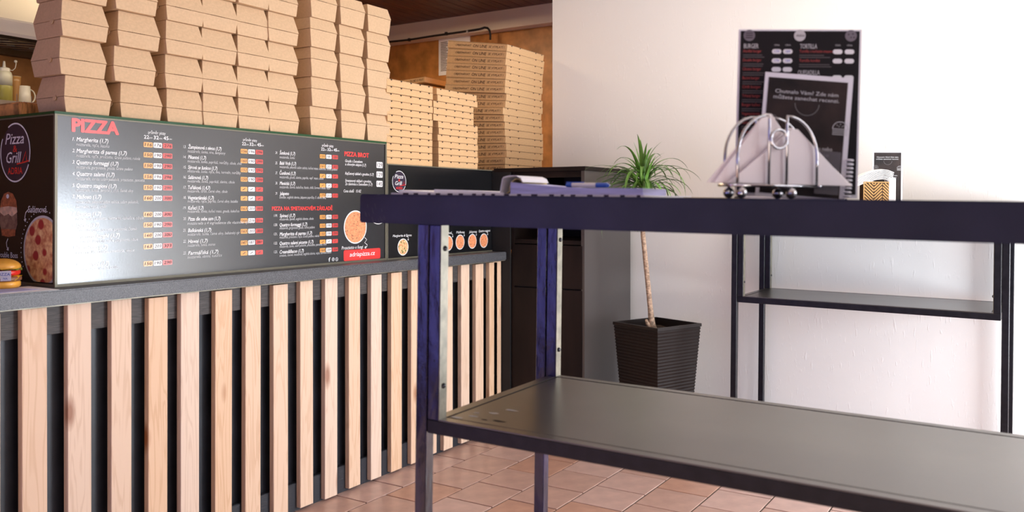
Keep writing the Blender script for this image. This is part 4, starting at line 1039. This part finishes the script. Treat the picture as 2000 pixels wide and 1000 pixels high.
MB().tube([(.022, 0, .150), (.036, 0, .148), (.048, 0, .160), (.052, 0, .180), (.050, 0, .190)], .0018, 6).build('cap_strap', M['mug'], bt)
MB().lathe([(.006, .186), (.007, .192), (.004, .196)], 10, (.050, 0, 0)).build('cap_plug', M['mug'], bt)
jr = empty('jar', (at_shelf(29, 3.95), 3.95, shz)); tag(jr, 'tall amber glass tumbler between the squeeze bottle and white mug', 'glass')
MB().lathe([(.019, 0), (.024, .10), (.026, .125), (.024, .125), (.021, .10), (.016, .006)], 24, cap=False).build('tumbler', M['jar'], jr, smooth=True)
MB().tube([(.025*math.cos(R(a)), .025*math.sin(R(a)), .125) for a in range(0, 360, 20)], .0012, 6, closed=True).build('rim', M['bottle'], jr)
mgx = empty('mug', (at_shelf(48, 3.93), 3.93, shz)); tag(mgx, 'plain white china mug on the kitchen shelf', 'mug')
MB().lathe([(.026, 0), (.028, .003), (.023, .085), (.021, .085), (.025, .006), (0.001, .006)], 24, cap=False).build('cup', M['mug'], mgx, smooth=True)
MB().tube([(.023+.022*math.sin(R(a))*1.1, 0, .042+.030*math.cos(R(a))) for a in range(0, 181, 15)], .0032, 8).build('handle', M['mug'], mgx, smooth=True)
# hood
hd = empty('extractor_hood'); tag(hd, 'cream extractor hood with dark slotted grease filters over the kitchen', 'extractor hood')
hy = 3.35
hx, hz = lp(30, 70, hy)
MB().add([(.6, hy, hz), (3.0, hy, hz), (3.0, 4.19, hz+.11), (.6, 4.19, hz+.11), (.6, hy, hz+.06), (3.0, hy, hz+.06), (3.0, 4.19, hz+.5), (.6, 4.19, hz+.5)],
   [(4, 5, 6, 7), (0, 1, 5, 4), (1, 2, 6, 5), (2, 3, 7, 6), (3, 0, 4, 7), (0, 3, 2, 1)]).build('canopy', M['hood'], hd, bevel=.004)
box('rim_strip', M['mug'], .6, 3.0, hy-.006, hy, hz-.004, hz+.008, hd)
sl_ = .11/.84
def fz(y): return hz+(y-hy)*sl_
MB().add([(.62, hy+.03, fz(hy+.03)-.014), (2.98, hy+.03, fz(hy+.03)-.014), (2.98, 4.17, fz(4.17)-.014), (.62, 4.17, fz(4.17)-.014), (.62, hy+.03, fz(hy+.03)-.001), (2.98, hy+.03, fz(hy+.03)-.001), (2.98, 4.17, fz(4.17)-.001), (.62, 4.17, fz(4.17)-.001)],
   [(0, 3, 2, 1), (4, 5, 6, 7), (0, 1, 5, 4), (1, 2, 6, 5), (2, 3, 7, 6), (3, 0, 4, 7)]).build('filter_frame', M['filter'], hd)
for i in range(24):
    x = .65+i*.095
    for ya, yb in ((hy+.08, hy+.40), (hy+.46, hy+.78)):
        MB().add([(x, ya, fz(ya)-.019), (x+.035, ya, fz(ya)-.019), (x+.035, yb, fz(yb)-.019), (x, yb, fz(yb)-.019), (x, ya, fz(ya)-.014), (x+.035, ya, fz(ya)-.014), (x+.035, yb, fz(yb)-.014), (x, yb, fz(yb)-.014)],
          [(0, 3, 2, 1), (4, 5, 6, 7), (0, 1, 5, 4), (1, 2, 6, 5), (2, 3, 7, 6), (3, 0, 4, 7)]).build('filter_slot', M['steel'], hd)
box('rear_flange', M['gold_dark'], .6, 3.0, 4.15, 4.195, hz+.06, hz+.095, hd)
# things on top of the display cabinet's left end
bd = box('chopping_board', M['wood_board'], 1.43, 1.72, 2.68, 3.02, T1, T1+.044, None, .005); 
bd = tag(bd, 'worn wooden chopping board on the display cabinet left of the boxes', 'chopping board')
o = MB().add([(1.455, 2.70, T1+.0445), (1.56, 2.70, T1+.0445), (1.58, 2.84, T1+.050), (1.47, 2.86, T1+.0445), (1.455, 2.70, T1+.0475), (1.56, 2.70, T1+.0455), (1.58, 2.84, T1+.054), (1.47, 2.86, T1+.0475)], [(0, 3, 2, 1), (4, 5, 6, 7), (0, 1, 5, 4), (1, 2, 6, 5), (2, 3, 7, 6), (3, 0, 4, 7)]).build('order_slip', M['paper'])
tag(o, 'crumpled white order slip on the chopping board', 'paper')
for u, lab in ((33, 'thin steel receipt spike left on the chopping board'), (69, 'thin steel receipt spike nearest the burger boxes')):
    x = on_y(u, 200, 2.76)[0]; sk = empty('receipt_spike', (x, 2.76 if u == 33 else 2.78, T1+.044)); tag(sk, lab, 'receipt spike', 'receipt spikes')
    MB().lathe([(.010, 0), (.010, .001)], 14).build('base', M['steel'], sk); MB().lathe([(.0013, .001), (.0012, .030), (.0003, .034)], 8).build('spike', M['steel'], sk)
# toy burger and leaflets on the ledge
tb = empty('toy_burger'); tag(tb, 'shiny plastic toy burger with a taped note on the ledge', 'toy')
tp = cw((5-1000)/F*2.46, 2.46); tb.location = (tp.x, tp.y, LZ+.0022)
def dome(r, z0, z1, n=6, flat=.0): return [(r*math.cos(R(90*i/n)), z0+(z1-z0)*math.sin(R(90*i/n))) for i in range(n+1)]
MB().lathe([(.040, 0), (.046, .006), (.046, .016), (.042, .020)], 28).build('bottom_bun', M['toy_bun'], tb, smooth=True)
MB().lathe([(.042, .019), (.048, .022), (.048, .030), (.043, .033)], 28).build('patty', M['toy_meat'], tb, smooth=True)
b = MB(); n = 32; vs = [];
for i in range(n): a = 2*math.pi*i/n; vs.append((.050*math.cos(a), .050*math.sin(a), .034-.012*max(0, math.sin(a*4+1))))
vs += [(0.0, 0, .040)]; b.add(vs, [(i, (i+1) % n, n) for i in range(n)]).build('cheese_slice', M['toy_yellow'], tb)
MB().lathe([(.040, .036), (.045, .040), (.045, .048), (.041, .051)], 28).build('tomato_slice', M['toy_red'], tb, smooth=True)
b = MB(); vs = []
for r, zz in ((.030, .052), (.049, .053)):
    for i in range(n): a = 2*math.pi*i/n; vs.append((r*math.cos(a), r*math.sin(a), zz+(.004*math.sin(i*1.9) if r > .04 else 0)))
b.add(vs, [(i, (i+1) % n, n+(i+1) % n, n+i) for i in range(n)]).build('lettuce', M['toy_green'], tb)
MB().lathe([(.043, .054)]+[(.047*math.cos(R(a)), .058+.026*math.sin(R(a))) for a in range(0, 90, 12)]+[(.001, .084)], 28, cap=False).build('top_bun', M['toy_bun'], tb, smooth=True)
nd = (Vector((0, 0, 0))-Vector((tp.x, tp.y, 0))).normalized(); sd_ = Vector((-nd.y, nd.x, 0))
nb = MB(); c0 = nd*.0505-(RT*-.006)
A = [c0-RT*.024+UP*.022, c0+RT*.018+UP*.024, c0+RT*.018+UP*.052, c0-RT*.024+UP*.050]
note = nb.add(A+[p-nd*.0006 for p in A], [(0, 1, 2, 3), (7, 6, 5, 4), (0, 4, 5, 1), (1, 5, 6, 2), (2, 6, 7, 3), (3, 7, 4, 0)]).build('taped_note', M['paper'], tb)
pn = Print(lambda p, q, l: tuple(c0+RT*p+UP*q+nd*(l)))
pn.text('blue', 'PIZZA', -.020, .015, .038, .008, bold=.0, lift=.0006); pn.text('blue', 'NA', -.004, .008, .027, .006, lift=.0006)
pn.build({'blue': 'handwriting'}, {}, note)
pn = None
for k, (xa, ya, rz, lab, mm) in enumerate([(1.235, 2.395, -4, 'pale pink leaflet lying on the ledge under the toy burger', 'paper'), (1.205, 2.42, 6, 'lilac leaflet on the ledge behind the pink one', 'paper_edge')]):
    o = MB().box(-.16, .14, -.02, .16, 0, .0008).build('leaflet', M[mm]); o.location = (xa, ya, LZ+.0002+k*.0009); o.rotation_euler = (0, 0, R(rz)); tag(o, lab, 'leaflet')

bpy.data.objects.remove(_to)
